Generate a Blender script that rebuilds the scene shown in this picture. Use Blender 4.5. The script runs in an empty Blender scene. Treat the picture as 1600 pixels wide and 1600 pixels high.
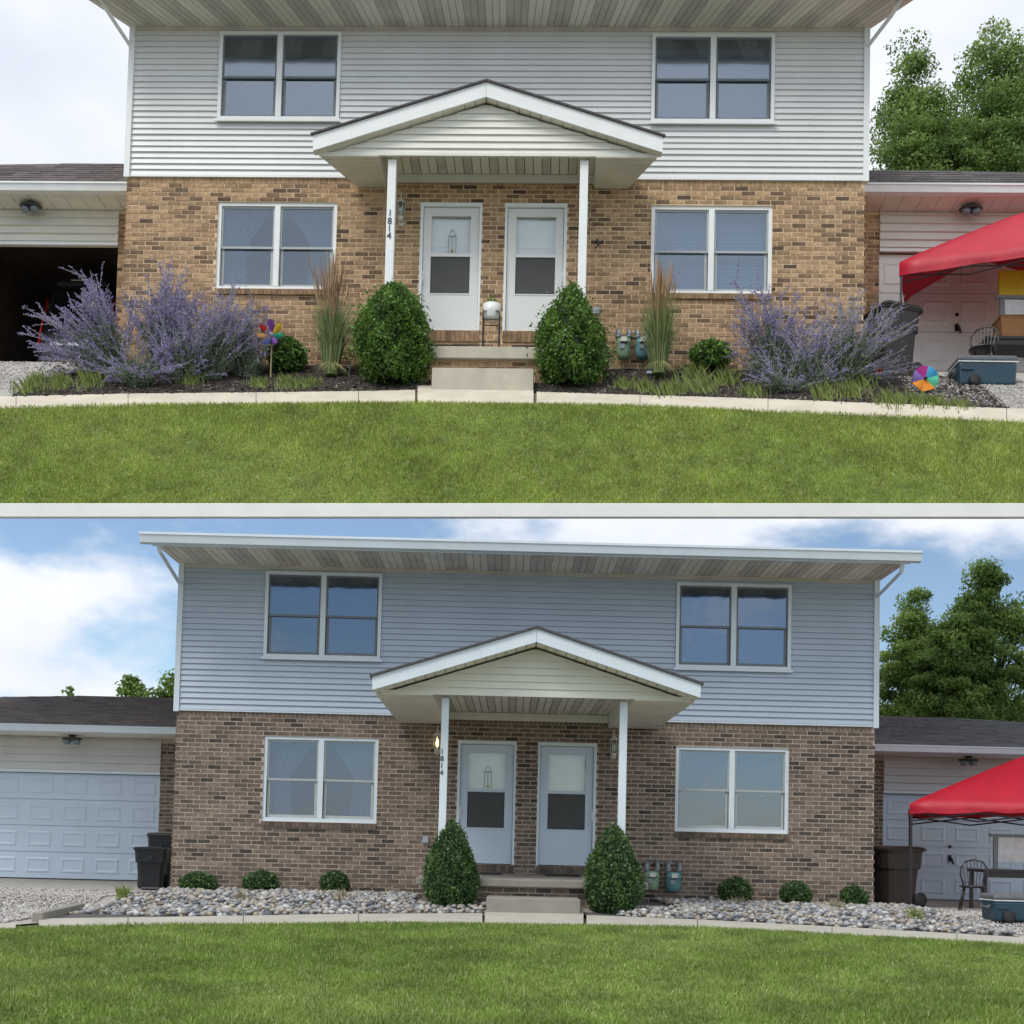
import bpy, math, random
import numpy as np
from mathutils import Matrix, Vector
R = math.radians
rnd = random.Random(7)
nr = np.random.default_rng(11)
scn = bpy.context.scene
col = scn.collection

# ---------------------------------------------------------------- camera
F, PHI, ROLL, PY, EYE = 1900.0, 0.0518206, R(1.3617), 1226.45, 0.7504
cd = bpy.data.cameras.new('camera'); cam = bpy.data.objects.new('camera', cd); col.objects.link(cam)
cd.sensor_width = 36; cd.lens = 36 * F / 1600; cd.shift_y = (PY - 800) / 1600
cd.clip_start = 0.1; cd.clip_end = 3000
cam.matrix_world = Matrix.Translation((0, 0, EYE)) @ Matrix.Rotation(math.pi / 2 + PHI, 4, 'X') @ Matrix.Rotation(ROLL, 4, 'Z')
scn.camera = cam

# ---------------------------------------------------------------- sky and sun
SUN_EL, SUN_AZ = 52, -40            # degrees; azimuth measured from behind the viewer, towards the left
w = bpy.data.worlds.new('World'); scn.world = w; w.use_nodes = True
nt = w.node_tree; N = nt.nodes; Lk = nt.links; N.clear()
def nn(t, **k):
    n = N.new(t)
    for a, b in k.items(): setattr(n, a, b)
    return n
out = nn('ShaderNodeOutputWorld'); bg = nn('ShaderNodeBackground')
sky = nn('ShaderNodeTexSky', sky_type='NISHITA', sun_disc=False)
sky.sun_elevation = R(SUN_EL); sky.sun_rotation = R(180 + SUN_AZ); sky.air_density = 1.0; sky.dust_density = 0.6; sky.ozone_density = 2.0
tc = nn('ShaderNodeTexCoord')
mp = nn('ShaderNodeMapping'); mp.inputs['Location'].default_value = (3.1, 0.0, 1.3); mp.inputs['Scale'].default_value = (1, 1, 2.0)
n1 = nn('ShaderNodeTexNoise'); n1.inputs['Scale'].default_value = 3.4; n1.inputs['Detail'].default_value = 9; n1.inputs['Roughness'].default_value = 0.56
sep = nn('ShaderNodeSeparateXYZ')
cov = nn('ShaderNodeMapRange'); cov.inputs['From Min'].default_value = 0.22; cov.inputs['From Max'].default_value = 0.46; cov.inputs['To Min'].default_value = 0.0; cov.inputs['To Max'].default_value = 0.42
add = nn('ShaderNodeMath', operation='ADD')
msk = nn('ShaderNodeMapRange', interpolation_type='SMOOTHSTEP'); msk.inputs['From Min'].default_value = 0.47; msk.inputs['From Max'].default_value = 0.60
n2 = nn('ShaderNodeTexNoise'); n2.inputs['Scale'].default_value = 4.0; n2.inputs['Detail'].default_value = 5
crp = nn('ShaderNodeValToRGB'); crp.color_ramp.elements[0].color = (0.56, 0.61, 0.70, 1); crp.color_ramp.elements[0].position = 0.32
crp.color_ramp.elements[1].color = (0.78, 0.80, 0.84, 1); crp.color_ramp.elements[1].position = 0.66
sm = nn('ShaderNodeMix', data_type='RGBA', blend_type='MULTIPLY'); sm.inputs[0].default_value = 1; sm.inputs[7].default_value = (0.105, 0.105, 0.105, 1)
mx = nn('ShaderNodeMix', data_type='RGBA')
Lk.new(tc.outputs['Generated'], mp.inputs[0]); Lk.new(mp.outputs[0], n1.inputs['Vector']); Lk.new(mp.outputs[0], n2.inputs['Vector'])
Lk.new(tc.outputs['Generated'], sep.inputs[0]); Lk.new(sep.outputs[2], cov.inputs['Value'])
Lk.new(n1.outputs[0], add.inputs[0]); Lk.new(cov.outputs[0], add.inputs[1]); Lk.new(add.outputs[0], msk.inputs['Value'])
Lk.new(n2.outputs[0], crp.inputs[0]); Lk.new(sky.outputs[0], sm.inputs[6])
Lk.new(msk.outputs[0], mx.inputs[0]); Lk.new(sm.outputs[2], mx.inputs[6]); Lk.new(crp.outputs[0], mx.inputs[7])
Lk.new(mx.outputs[2], bg.inputs[0]); bg.inputs[1].default_value = 1.0; Lk.new(bg.outputs[0], out.inputs[0])
sd = bpy.data.lights.new('sun', 'SUN'); sun = bpy.data.objects.new('sun', sd); col.objects.link(sun)
sd.energy = 1.6; sd.angle = R(24); sd.color = (1.0, 0.96, 0.90)
sv = Vector((math.sin(R(SUN_AZ)) * math.cos(R(SUN_EL)), -math.cos(R(SUN_AZ)) * math.cos(R(SUN_EL)), math.sin(R(SUN_EL))))
sun.rotation_euler = sv.to_track_quat('Z', 'Y').to_euler(); sun.location = (0, 0, 40)
vs = scn.view_settings; vs.view_transform = 'Standard'; vs.look = 'None'; vs.exposure = 0.42; vs.gamma = 1; vs.use_curve_mapping = False
scn.cycles.max_bounces = 8; scn.cycles.transparent_max_bounces = 12

# ---------------------------------------------------------------- the two places
def ray(px, py):
    ix, iy = px - 800, py - PY
    c, s = math.cos(ROLL), math.sin(ROLL)
    x, y = c * ix + s * iy, -s * ix + c * iy
    c, s = math.cos(PHI), math.sin(PHI)
    return Vector((x, F * c + y * s, F * s - y * c))
class Place:
    def __init__(s, x, y, z, a, k, g):
        s.M = Matrix.Translation((x, y, z + EYE)) @ Matrix.Rotation(a, 4, 'Z') @ Matrix.Scale(k, 4)
        s.Mi = s.M.inverted(); s.o = s.Mi @ Vector((0, 0, EYE)); s.R = s.Mi.to_3x3(); s.g = g
    def at(s, px, py, yl):
        d = s.R @ ray(px, py); t = (yl - s.o.y) / d.y
        return s.o + d * t
    def atg(s, px, py):                     # the point of the ground seen there
        d = s.R @ ray(px, py); a, b = (-14 - s.o.y) / d.y, (9 - s.o.y) / d.y
        f = lambda t: (s.o + d * t).z - s.g((s.o + d * t).y)
        n = 160; ta = a
        for i in range(n):
            tb = a + (b - a) * (i + 1) / n
            if f(ta) * f(tb) <= 0 and f(ta) != f(tb): break
            ta = tb
        for _ in range(30):
            tm = (ta + tb) / 2
            if f(ta) * f(tm) <= 0: tb = tm
            else: ta = tm
        return s.o + d * ta
def gU(y):                                  # the hillside house: terrace, bank with bed and path, steep lawn
    if y >= 0.05: return 0.0
    if y >= -1.905: return 0.7 * (y - 0.05)
    return -1.3685 + 1.1 * (y + 1.905)
def gL(y):
    if y >= 0: return min(0.02 * y, 0.06)
    if y >= -3.3: return -0.012 * y
    if y >= -4.3: return 0.04 + 0.113 * (y + 3.3)
    if y >= -5.66: return -0.073 + 0.017 * (y + 4.3)
    return -0.0962 + 0.07 * (y + 5.66)
U = Place(-7.0839, 20.9891, 8.3768, -0.032494, 1.16, gU)
L = Place(-5.0186, 18.0140, -0.7504, 0.0026936, 0.93, gL)

# ---------------------------------------------------------------- mesh helpers
class MB:
    def __init__(s): s.v = []; s.f = []; s.t = []
    def add(s, vs, fs, t=0.5):
        b = len(s.v); s.v += [tuple(p) for p in vs]; s.t += [t] * len(vs); s.f += [tuple(i + b for i in f) for f in fs]; return s
    def hexa(s, p, t=0.5):                  # p: bottom 4 then top 4, same order
        return s.add(p, [(0, 3, 2, 1), (4, 5, 6, 7), (0, 1, 5, 4), (1, 2, 6, 5), (2, 3, 7, 6), (3, 0, 4, 7)], t)
    def box(s, x0, x1, y0, y1, z0, z1, t=0.5):
        return s.hexa([(x0, y0, z0), (x1, y0, z0), (x1, y1, z0), (x0, y1, z0), (x0, y0, z1), (x1, y0, z1), (x1, y1, z1), (x0, y1, z1)], t)
    def prism(s, poly, y0, y1, t=0.5):      # poly of (x, z), counter-clockwise seen from -y
        n = len(poly)
        vs = [(x, y0, z) for x, z in poly] + [(x, y1, z) for x, z in poly]
        fs = [tuple(range(n)), tuple(range(2 * n - 1, n - 1, -1))] + [((i + 1) % n, i, n + i, n + (i + 1) % n) for i in range(n)]
        return s.add(vs, fs, t)
    def loft(s, rings, cap=True, t=0.5):
        n = len(rings[0]); vs = [p for r in rings for p in r]; fs = []
        for k in range(len(rings) - 1):
            for i in range(n):
                a, b = k * n + i, k * n + (i + 1) % n; fs.append((a, b, b + n, a + n))
        if cap: fs += [tuple(range(n - 1, -1, -1)), tuple(range((len(rings) - 1) * n, len(rings) * n))]
        return s.add(vs, fs, t)
    def tube(s, pts, r0, r1=None, n=6, t=0.5):
        r1 = r0 if r1 is None else r1; pts = [Vector(p) for p in pts]; rings = []
        for i, p in enumerate(pts):
            d = (pts[min(i + 1, len(pts) - 1)] - pts[max(i - 1, 0)]).normalized()
            a = d.cross(Vector((0, 0, 1)) if abs(d.z) < 0.9 else Vector((1, 0, 0))).normalized(); b = d.cross(a)
            r = r0 + (r1 - r0) * i / max(1, len(pts) - 1)
            rings.append([p + (a * math.cos(q) + b * math.sin(q)) * r for q in [2 * math.pi * j / n for j in range(n)]])
        return s.loft(rings, True, t)
    def lathe(s, prof, n=16, c=(0, 0, 0), sx=1, sy=1, t=0.5, axis='z'):
        rings = []
        for r, z in prof:
            ring = []
            for j in range(n):
                q = 2 * math.pi * j / n; a, b = math.cos(q) * r * sx, math.sin(q) * r * sy
                ring.append((c[0] + a, c[1] + b, c[2] + z) if axis == 'z' else (c[0] + z, c[1] + a, c[2] + b) if axis == 'x' else (c[0] + a, c[1] - z, c[2] + b))
            rings.append(ring)
        return s.loft(rings, True, t)
    def mesh(s, name):
        m = bpy.data.meshes.new(name); m.from_pydata(s.v, [], s.f); m.update()
        a = m.attributes.new('tint', 'FLOAT', 'POINT'); a.data.foreach_set('value', s.t)
        return m
    def build(s, name, mat, parent=None, smooth=False, bevel=0, loc=None, kind=None):
        return link(name, s.mesh(name), mat, parent, smooth, bevel, loc, kind)
def link(name, mesh, mat, parent=None, smooth=False, bevel=0, loc=None, kind=None):
    if mat and not mesh.materials: mesh.materials.append(mat)
    o = bpy.data.objects.new(name, mesh); col.objects.link(o)
    if parent: o.parent = parent
    if loc: o.location = loc
    if smooth: mesh.polygons.foreach_set('use_smooth', [True] * len(mesh.polygons))
    if bevel:
        b = o.modifiers.new('bevel', 'BEVEL'); b.width = bevel; b.segments = 2; b.limit_method = 'ANGLE'
    if kind: o['kind'] = kind
    return o
def npmesh(name, v, f, tint, mat, parent=None, smooth=False, kind=None):
    m = bpy.data.meshes.new(name); v = np.asarray(v, np.float32); f = np.asarray(f, np.int32); k = f.shape[1]
    m.vertices.add(len(v)); m.vertices.foreach_set('co', v.ravel())
    m.loops.add(f.size); m.loops.foreach_set('vertex_index', f.ravel())
    m.polygons.add(len(f)); m.polygons.foreach_set('loop_start', np.arange(0, f.size, k, dtype=np.int32))
    m.update(calc_edges=True); a = m.attributes.new('tint', 'FLOAT', 'POINT'); a.data.foreach_set('value', np.asarray(tint, np.float32))
    return link(name, m, mat, parent, smooth, 0, None, kind)
def tag(o, label, cat, group=None):
    o['label'] = label; o['category'] = cat
    if group: o['group'] = group
    return o
def thing(P, name, label, cat, loc=(0, 0, 0), rz=0, group=None, k=1):
    o = bpy.data.objects.new(name, None); col.objects.link(o); o.empty_display_size = 0.2
    o.matrix_world = P.M @ Matrix.Translation(loc) @ Matrix.Rotation(rz, 4, 'Z') @ Matrix.Scale(k, 4)
    return tag(o, label, cat, group)
def solo(P, o, label=None, cat=None, group=None, kind=None, loc=(0, 0, 0), rz=0):
    o.matrix_world = P.M @ Matrix.Translation(loc) @ Matrix.Rotation(rz, 4, 'Z')
    if label: tag(o, label, cat, group)
    if kind: o['kind'] = kind
    return o

# ---------------------------------------------------------------- materials
def mat(name, c, rough=0.6, var=0.12, scale=9, bump=0.0, bscale=60, tint=None, metal=0, trans=0, spec=0.5, wpos=False, stretch=None):
    m = bpy.data.materials.new(name); m.use_nodes = True; t = m.node_tree; b = t.nodes['Principled BSDF']
    b.inputs['Roughness'].default_value = rough; b.inputs['Metallic'].default_value = metal; b.inputs['Specular IOR Level'].default_value = spec
    co = t.nodes.new('ShaderNodeNewGeometry' if wpos else 'ShaderNodeTexCoord'); src = co.outputs['Position' if wpos else 'Object']
    if stretch:
        mp = t.nodes.new('ShaderNodeMapping'); mp.inputs['Scale'].default_value = stretch; t.links.new(src, mp.inputs[0]); src = mp.outputs[0]
    no = t.nodes.new('ShaderNodeTexNoise'); no.inputs['Scale'].default_value = scale; no.inputs['Detail'].default_value = 6; t.links.new(src, no.inputs['Vector'])
    rp = t.nodes.new('ShaderNodeMapRange'); rp.inputs['From Min'].default_value = 0.3; rp.inputs['From Max'].default_value = 0.7
    rp.inputs['To Min'].default_value = 1 - var; rp.inputs['To Max'].default_value = 1 + var; t.links.new(no.outputs[0], rp.inputs[0])
    mul = t.nodes.new('ShaderNodeMix'); mul.data_type = 'RGBA'; mul.blend_type = 'MULTIPLY'; mul.inputs[0].default_value = 1
    t.links.new(rp.outputs[0], mul.inputs[7])
    if tint:
        at = t.nodes.new('ShaderNodeAttribute'); at.attribute_name = 'tint'
        cr = t.nodes.new('ShaderNodeValToRGB'); e = cr.color_ramp.elements
        while len(e) < len(tint): e.new(0.5)
        for i, q in enumerate(tint):
            e[i].position = q[0] if len(q) == 2 else i / (len(tint) - 1); e[i].color = (*(q[1] if len(q) == 2 else q), 1)
        t.links.new(at.outputs['Fac'], cr.inputs[0]); t.links.new(cr.outputs[0], mul.inputs[6])
    else: mul.inputs[6].default_value = (*c, 1)
    t.links.new(mul.outputs[2], b.inputs['Base Color'])
    if bump:
        n2 = t.nodes.new('ShaderNodeTexNoise'); n2.inputs['Scale'].default_value = bscale; n2.inputs['Detail'].default_value = 4; t.links.new(src, n2.inputs['Vector'])
        bp = t.nodes.new('ShaderNodeBump'); bp.inputs['Strength'].default_value = bump; bp.inputs['Distance'].default_value = 0.02
        t.links.new(n2.outputs[0], bp.inputs['Height']); t.links.new(bp.outputs[0], b.inputs['Normal'])
    if trans:
        tr = t.nodes.new('ShaderNodeBsdfTranslucent'); ms = t.nodes.new('ShaderNodeMixShader'); ms.inputs[0].default_value = trans
        t.links.new(mul.outputs[2], tr.inputs[0]); t.links.new(b.outputs[0], ms.inputs[1]); t.links.new(tr.outputs[0], ms.inputs[2])
        t.links.new(ms.outputs[0], t.nodes['Material Output'].inputs[0])
    return m
def glass(name, tintc, refl, rough=0.03):
    m = bpy.data.materials.new(name); m.use_nodes = True; t = m.node_tree; t.nodes.remove(t.nodes['Principled BSDF'])
    tr = t.nodes.new('ShaderNodeBsdfTransparent'); tr.inputs[0].default_value = (*tintc, 1)
    gl = t.nodes.new('ShaderNodeBsdfGlossy'); gl.inputs['Roughness'].default_value = rough; gl.inputs[0].default_value = (0.82, 0.92, 1, 1)
    no = t.nodes.new('ShaderNodeTexNoise'); no.inputs['Scale'].default_value = 2.5; bp = t.nodes.new('ShaderNodeBump'); bp.inputs['Strength'].default_value = 0.06; bp.inputs['Distance'].default_value = 0.05
    co = t.nodes.new('ShaderNodeTexCoord'); t.links.new(co.outputs['Object'], no.inputs['Vector']); t.links.new(no.outputs[0], bp.inputs['Height']); t.links.new(bp.outputs[0], gl.inputs['Normal'])
    ms = t.nodes.new('ShaderNodeMixShader'); ms.inputs[0].default_value = refl
    t.links.new(tr.outputs[0], ms.inputs[1]); t.links.new(gl.outputs[0], ms.inputs[2]); t.links.new(ms.outputs[0], t.nodes['Material Output'].inputs[0])
    return m
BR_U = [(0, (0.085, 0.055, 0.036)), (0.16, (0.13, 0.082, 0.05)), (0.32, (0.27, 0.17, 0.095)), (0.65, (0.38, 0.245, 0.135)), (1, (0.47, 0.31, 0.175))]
BR_L = [(0, (0.055, 0.045, 0.038)), (0.16, (0.09, 0.07, 0.056)), (0.32, (0.135, 0.100, 0.078)), (0.65, (0.185, 0.138, 0.106)), (1, (0.23, 0.172, 0.132))]  # lower brick: open shade put into darker, greyer tones
M = dict(
    brickU=mat('brick_tan', None, 0.9, 0.3, 12, 0.35, 90, BR_U), brickL=mat('brick_shade_toned', None, 0.9, 0.3, 12, 0.35, 90, BR_L),
    mortU=mat('mortar_sand', (0.74, 0.57, 0.38), 0.95, 0.12, 14, 0.3), mortL=mat('mortar_shade_toned', (0.50, 0.42, 0.35), 0.95, 0.12, 14, 0.3),  # lower mortar greyed with its brick to paint in shade
    sidU=mat('siding_white', (0.72, 0.73, 0.72), 0.45, 0.04, 1.3), sidL=mat('siding_shade_blue', (0.46, 0.54, 0.63), 0.45, 0.04, 1.3),  # lower siding: white, with shade painted in as a blue cast
    trimU=mat('trim_white', (0.82, 0.84, 0.83), 0.4, 0.04, 3), trimL=mat('trim_shade_blue', (0.66, 0.74, 0.80), 0.4, 0.04, 3),  # lower trim darkened and blued to stand for shade
    cream=mat('soffit_cream', (0.80, 0.77, 0.68), 0.55, 0.08, 2.5), creamd=mat('soffit_vented', (0.60, 0.57, 0.51), 0.6, 0.12, 3), creamsid=mat('siding_cream', (0.75, 0.74, 0.67), 0.5, 0.05, 2),
    headL=mat('header_siding_grey', (0.62, 0.62, 0.61), 0.5, 0.05, 2),
    sash=mat('sash_grey', (0.40, 0.43, 0.43), 0.45, 0.05), sashd=mat('sash_dark', (0.16, 0.18, 0.20), 0.45, 0.05),
    door=mat('door_white', (0.76, 0.77, 0.74), 0.35, 0.03, 2), doorL=mat('door_shade_blue', (0.54, 0.64, 0.75), 0.35, 0.03, 2),  # blue of the lower doors is shade baked into the colour
    glass=glass('window_glass', (0.62, 0.70, 0.78), 0.15), glassd=glass('screen_glass', (0.50, 0.58, 0.68), 0.25, 0.10), glassb=glass('blue_glass', (0.40, 0.50, 0.66), 0.19, 0.06), glassc=glass('door_glass', (0.96, 0.97, 0.97), 0.07),
    screen=mat('insect_screen', (0.055, 0.056, 0.058), 0.55, 0.1, 4), blind=mat('blind', (0.46, 0.52, 0.57), 0.6, 0.04, trans=0.2), curtain=mat('sheer_curtain', (0.36, 0.40, 0.45), 0.8, 0.1, 5, trans=0.35),
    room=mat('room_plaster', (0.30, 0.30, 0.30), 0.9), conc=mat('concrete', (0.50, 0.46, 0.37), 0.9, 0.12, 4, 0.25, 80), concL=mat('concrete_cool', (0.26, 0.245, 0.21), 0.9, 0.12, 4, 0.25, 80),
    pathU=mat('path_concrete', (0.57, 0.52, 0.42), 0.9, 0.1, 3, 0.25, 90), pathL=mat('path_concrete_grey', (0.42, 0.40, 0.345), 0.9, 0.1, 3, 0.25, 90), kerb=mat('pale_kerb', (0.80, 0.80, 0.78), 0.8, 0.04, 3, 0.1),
    shing=mat('shingle', None, 0.95, 0.25, 30, 0.4, 120, [(0.055, 0.052, 0.055), (0.095, 0.088, 0.09), (0.13, 0.12, 0.12)]),
    shingb=mat('shingle_brown', None, 0.95, 0.25, 30, 0.4, 120, [(0.075, 0.062, 0.062), (0.12, 0.10, 0.10), (0.16, 0.135, 0.13)]),
    shingLb=mat('shingle_brown_shade_offset', None, 0.95, 0.25, 30, 0.4, 120, [(0.15, 0.125, 0.125), (0.23, 0.195, 0.195), (0.30, 0.26, 0.25)]), shingL=mat('shingle_grey_shade_offset', None, 0.95, 0.25, 30, 0.4, 120, [(0.11, 0.11, 0.12), (0.18, 0.175, 0.185), (0.24, 0.235, 0.24)]),  # lower garage shingles, lightened to offset the hillside's shade
    black=mat('black_metal', (0.018, 0.018, 0.02), 0.4, 0.1), digit=mat('black_digit', (0.02, 0.02, 0.02), 0.4), lamp=mat('lantern_cream', (0.62, 0.60, 0.50), 0.4), lampglass=glass('lantern_glass', (0.8, 0.82, 0.8), 0.15),
    fixture=mat('fixture_bronze', (0.05, 0.055, 0.055), 0.4), steel=mat('grey_steel', (0.22, 0.26, 0.29), 0.4, 0.1, metal=0.3), meterg=mat('meter_green', (0.23, 0.36, 0.22), 0.45, 0.15), metert=mat('meter_teal', (0.12, 0.27, 0.29), 0.4, 0.12), plate=mat('dial_plate', (0.6, 0.6, 0.55), 0.4),
    binblk=mat('bin_black', (0.008, 0.010, 0.013), 0.4, 0.15), binbrn=mat('bin_brown', (0.022, 0.014, 0.011), 0.45, 0.15), rubber=mat('rubber', (0.012, 0.012, 0.013), 0.7),
    red=mat('red_canvas', (0.50, 0.012, 0.035), 0.5, 0.1, 4, 0.15, 6, trans=0.1), chair=mat('black_wood', (0.016, 0.013, 0.013), 0.35), coolb=mat('cooler_blue', (0.016, 0.05, 0.078), 0.4, 0.06), coolg=mat('cooler_grey', (0.10, 0.11, 0.12), 0.45), white=mat('white_plastic', (0.75, 0.76, 0.76), 0.4),
    yellow=mat('yellow_board', (0.62, 0.43, 0.02), 0.5), wicker=mat('brown_wicker', (0.22, 0.10, 0.03), 0.7, 0.3, 40, 0.4), greyf=mat('grey_frame', (0.22, 0.24, 0.25), 0.5),
    car=mat('car_paint', (0.03, 0.034, 0.038), 0.15, 0.05), carglass=mat('car_glass', (0.01, 0.012, 0.014), 0.05), chrome=mat('chrome', (0.75, 0.75, 0.75), 0.15, 0.02, metal=1), tail=mat('tail_light', (0.45, 0.01, 0.012), 0.2), orange=mat('plate_orange', (0.6, 0.34, 0.12), 0.5),
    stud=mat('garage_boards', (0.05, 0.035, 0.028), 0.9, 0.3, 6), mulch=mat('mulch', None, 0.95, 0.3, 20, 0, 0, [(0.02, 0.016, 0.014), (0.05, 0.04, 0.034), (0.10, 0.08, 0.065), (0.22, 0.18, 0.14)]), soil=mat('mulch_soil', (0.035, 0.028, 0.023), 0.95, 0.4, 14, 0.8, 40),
    gravel=mat('gravel', (0.42, 0.40, 0.37), 0.95, 0.35, 60, 1.0, 55, wpos=True), ground=mat('ground_soil', (0.10, 0.10, 0.05), 0.95, 0.3, 3, 0.4, 20), hill=mat('hill_earth', (0.12, 0.10, 0.07), 0.95, 0.3, 2, 0.4, 10),
    stone=mat('river_stone', None, 0.75, 0.12, 14, 0.15, 40, [(0.09, 0.095, 0.105), (0.22, 0.235, 0.26), (0.30, 0.30, 0.30), (0.42, 0.38, 0.31), (0.27, 0.21, 0.16), (0.40, 0.41, 0.42), (0.54, 0.53, 0.50)]), stonebase=mat('stone_bed_soil', (0.10, 0.095, 0.09), 0.95, 0.3, 20, 0.6),
    lawn=mat('lawn_soil', (0.12, 0.17, 0.04), 0.95, 0.4, 5, 0.6, 40),
    grassU=mat('grass_blade', None, 0.55, 0.28, 2.2, tint=[(0.19, 0.27, 0.03), (0.29, 0.38, 0.055), (0.38, 0.45, 0.09), (0.58, 0.54, 0.24)], trans=0.3, wpos=True),
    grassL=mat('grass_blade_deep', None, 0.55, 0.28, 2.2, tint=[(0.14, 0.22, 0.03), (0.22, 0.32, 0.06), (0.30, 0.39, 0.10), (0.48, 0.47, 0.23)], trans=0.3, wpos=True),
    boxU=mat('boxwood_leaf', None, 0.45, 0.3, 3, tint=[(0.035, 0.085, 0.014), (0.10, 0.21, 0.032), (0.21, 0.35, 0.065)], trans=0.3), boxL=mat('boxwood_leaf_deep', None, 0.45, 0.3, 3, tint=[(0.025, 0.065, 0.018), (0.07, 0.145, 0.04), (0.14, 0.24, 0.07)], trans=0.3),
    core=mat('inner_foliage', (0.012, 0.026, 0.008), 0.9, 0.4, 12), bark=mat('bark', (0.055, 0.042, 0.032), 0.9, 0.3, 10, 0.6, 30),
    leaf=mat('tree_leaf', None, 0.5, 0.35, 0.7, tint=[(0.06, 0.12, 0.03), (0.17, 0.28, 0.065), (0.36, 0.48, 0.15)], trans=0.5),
    sageleaf=mat('sage_leaf', None, 0.7, 0.2, 4, tint=[(0.06, 0.10, 0.05), (0.16, 0.23, 0.13), (0.30, 0.36, 0.26)], trans=0.25), sageflower=mat('sage_flower', None, 0.7, 0.15, 5, tint=[(0.20, 0.15, 0.36), (0.33, 0.27, 0.55), (0.46, 0.42, 0.60)], trans=0.25), sagestem=mat('sage_stem', (0.34, 0.36, 0.31), 0.8, 0.1),
    reed=mat('reed_blade', None, 0.6, 0.2, 3, tint=[(0.07, 0.12, 0.035), (0.15, 0.21, 0.06), (0.40, 0.38, 0.15)], trans=0.25), plume=mat('reed_plume', None, 0.8, 0.2, 6, tint=[(0.22, 0.12, 0.06), (0.36, 0.22, 0.12), (0.48, 0.34, 0.20)]),
    weed=mat('weed_leaf', None, 0.6, 0.3, 3, tint=[(0.09, 0.13, 0.03), (0.20, 0.26, 0.055), (0.33, 0.36, 0.11)], trans=0.3), dry=mat('dry_stem', None, 0.8, 0.2, 5, tint=[(0.20, 0.16, 0.10), (0.34, 0.30, 0.20)]), wood=mat('stick_wood', (0.50, 0.38, 0.20), 0.7), petal=mat('red_petal', (0.22, 0.02, 0.015), 0.6),
    mat=mat('door_mat', (0.03, 0.028, 0.026), 0.9, 0.2, 30), outlet=mat('outlet_grey', (0.30, 0.34, 0.37), 0.4),
)
for k, c in dict(pr=(0.70, 0.02, 0.02), pp=(0.25, 0.07, 0.42), py=(0.80, 0.52, 0.02), pg=(0.02, 0.33, 0.20), pb=(0.02, 0.08, 0.45), po=(0.85, 0.45, 0.10), pm=(0.60, 0.04, 0.35), pv=(0.28, 0.17, 0.55), pc=(0.06, 0.42, 0.70), pt=(0.10, 0.60, 0.35), pa=(0.90, 0.33, 0.01)).items():
    M[k] = mat('pinwheel_' + k, c, 0.4, 0.05, trans=0.3)

bm_ = mat('lit_bulb', (1, .8, .4)); bn = bm_.node_tree.nodes['Principled BSDF']; bn.inputs['Emission Color'].default_value = (1, .72, .28, 1); bn.inputs['Emission Strength'].default_value = 6; M['bulb'] = bm_
# ---------------------------------------------------------------- terrain
def poly_y(P, pts):                          # pixel polyline on the ground -> x, y arrays
    q = [P.atg(*p) for p in pts]; return [a.x for a in q], [a.y for a in q]
PATH_U = [(-60, 623, 641), (25, 621, 639), (200, 617, 635), (400, 615, 633), (560, 613, 631), (649, 611, 631), (652, 604, 631), (834, 605, 632), (838, 614, 632), (1000, 619, 637), (1200, 625, 645), (1400, 633, 653), (1573, 640, 660), (1660, 644, 664)]
PATH_L = [(-60, 1450, 1459), (25, 1444, 1453), (60, 1438, 1451), (200, 1436, 1449), (380, 1433, 1447), (560, 1430, 1445), (754, 1429, 1446), (757, 1425, 1446), (912, 1427, 1449), (916, 1432, 1449), (1090, 1439, 1453), (1300, 1450, 1463), (1495, 1461, 1473), (1660, 1471, 1483)]
def make_path(P, pts, m, label):
    root = bpy.data.objects.new('path', None); col.objects.link(root); root.matrix_world = P.M; root['kind'] = 'structure'; root['label'] = label
    fx, fy = poly_y(P, [(a, b) for a, b, c in pts]); nx, ny = poly_y(P, [(a, c) for a, b, c in pts])
    for i in range(len(pts) - 1):
        if fx[i + 1] - fx[i] < 0.12: continue
        e = 0.004; b = MB()
        q = [(nx[i] + e, ny[i]), (nx[i + 1] - e, ny[i + 1]), (fx[i + 1] - e, fy[i + 1]), (fx[i] + e, fy[i])]
        b.hexa([(x, y, P.g(y) - 0.12) for x, y in q] + [(x, y, P.g(y) + 0.02) for x, y in q]); b.build('paving_slab', m, root)
    return (np.array(fx), np.array(fy), np.array(nx), np.array(ny))
pU = make_path(U, PATH_U, M['pathU'], 'sand coloured concrete path below the flower bed')
pL = make_path(L, PATH_L, M['pathL'], 'grey concrete path in front of the river stone bed')
def sheet(P, name, m, fy0, fy1, x0, x1, nx, ny, dz, label=None):
    v = []; f = []
    for i in range(nx + 1):
        x = x0 + (x1 - x0) * i / nx; a, b = fy0(x), fy1(x)
        ys = [a + (b - a) * j / ny for j in range(ny + 1)]
        for br in (-5.66, -4.3, -3.3, -1.905, 0.0, 0.05):          # move the nearest inner row onto each break of the slope
            if a < br < b:
                j = min(range(1, ny), key=lambda k: abs(ys[k] - br)); ys[j] = br
        for y in ys: v.append((x, y, P.g(y) + dz))
    for i in range(nx):
        for j in range(ny):
            a = i * (ny + 1) + j; f.append((a, a + ny + 1, a + ny + 2, a + 1))
    b = MB(); b.add(v, f); o = b.build(name, m, None, True); solo(P, o, kind='structure'); 
    if label: o['label'] = label
    return o
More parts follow.
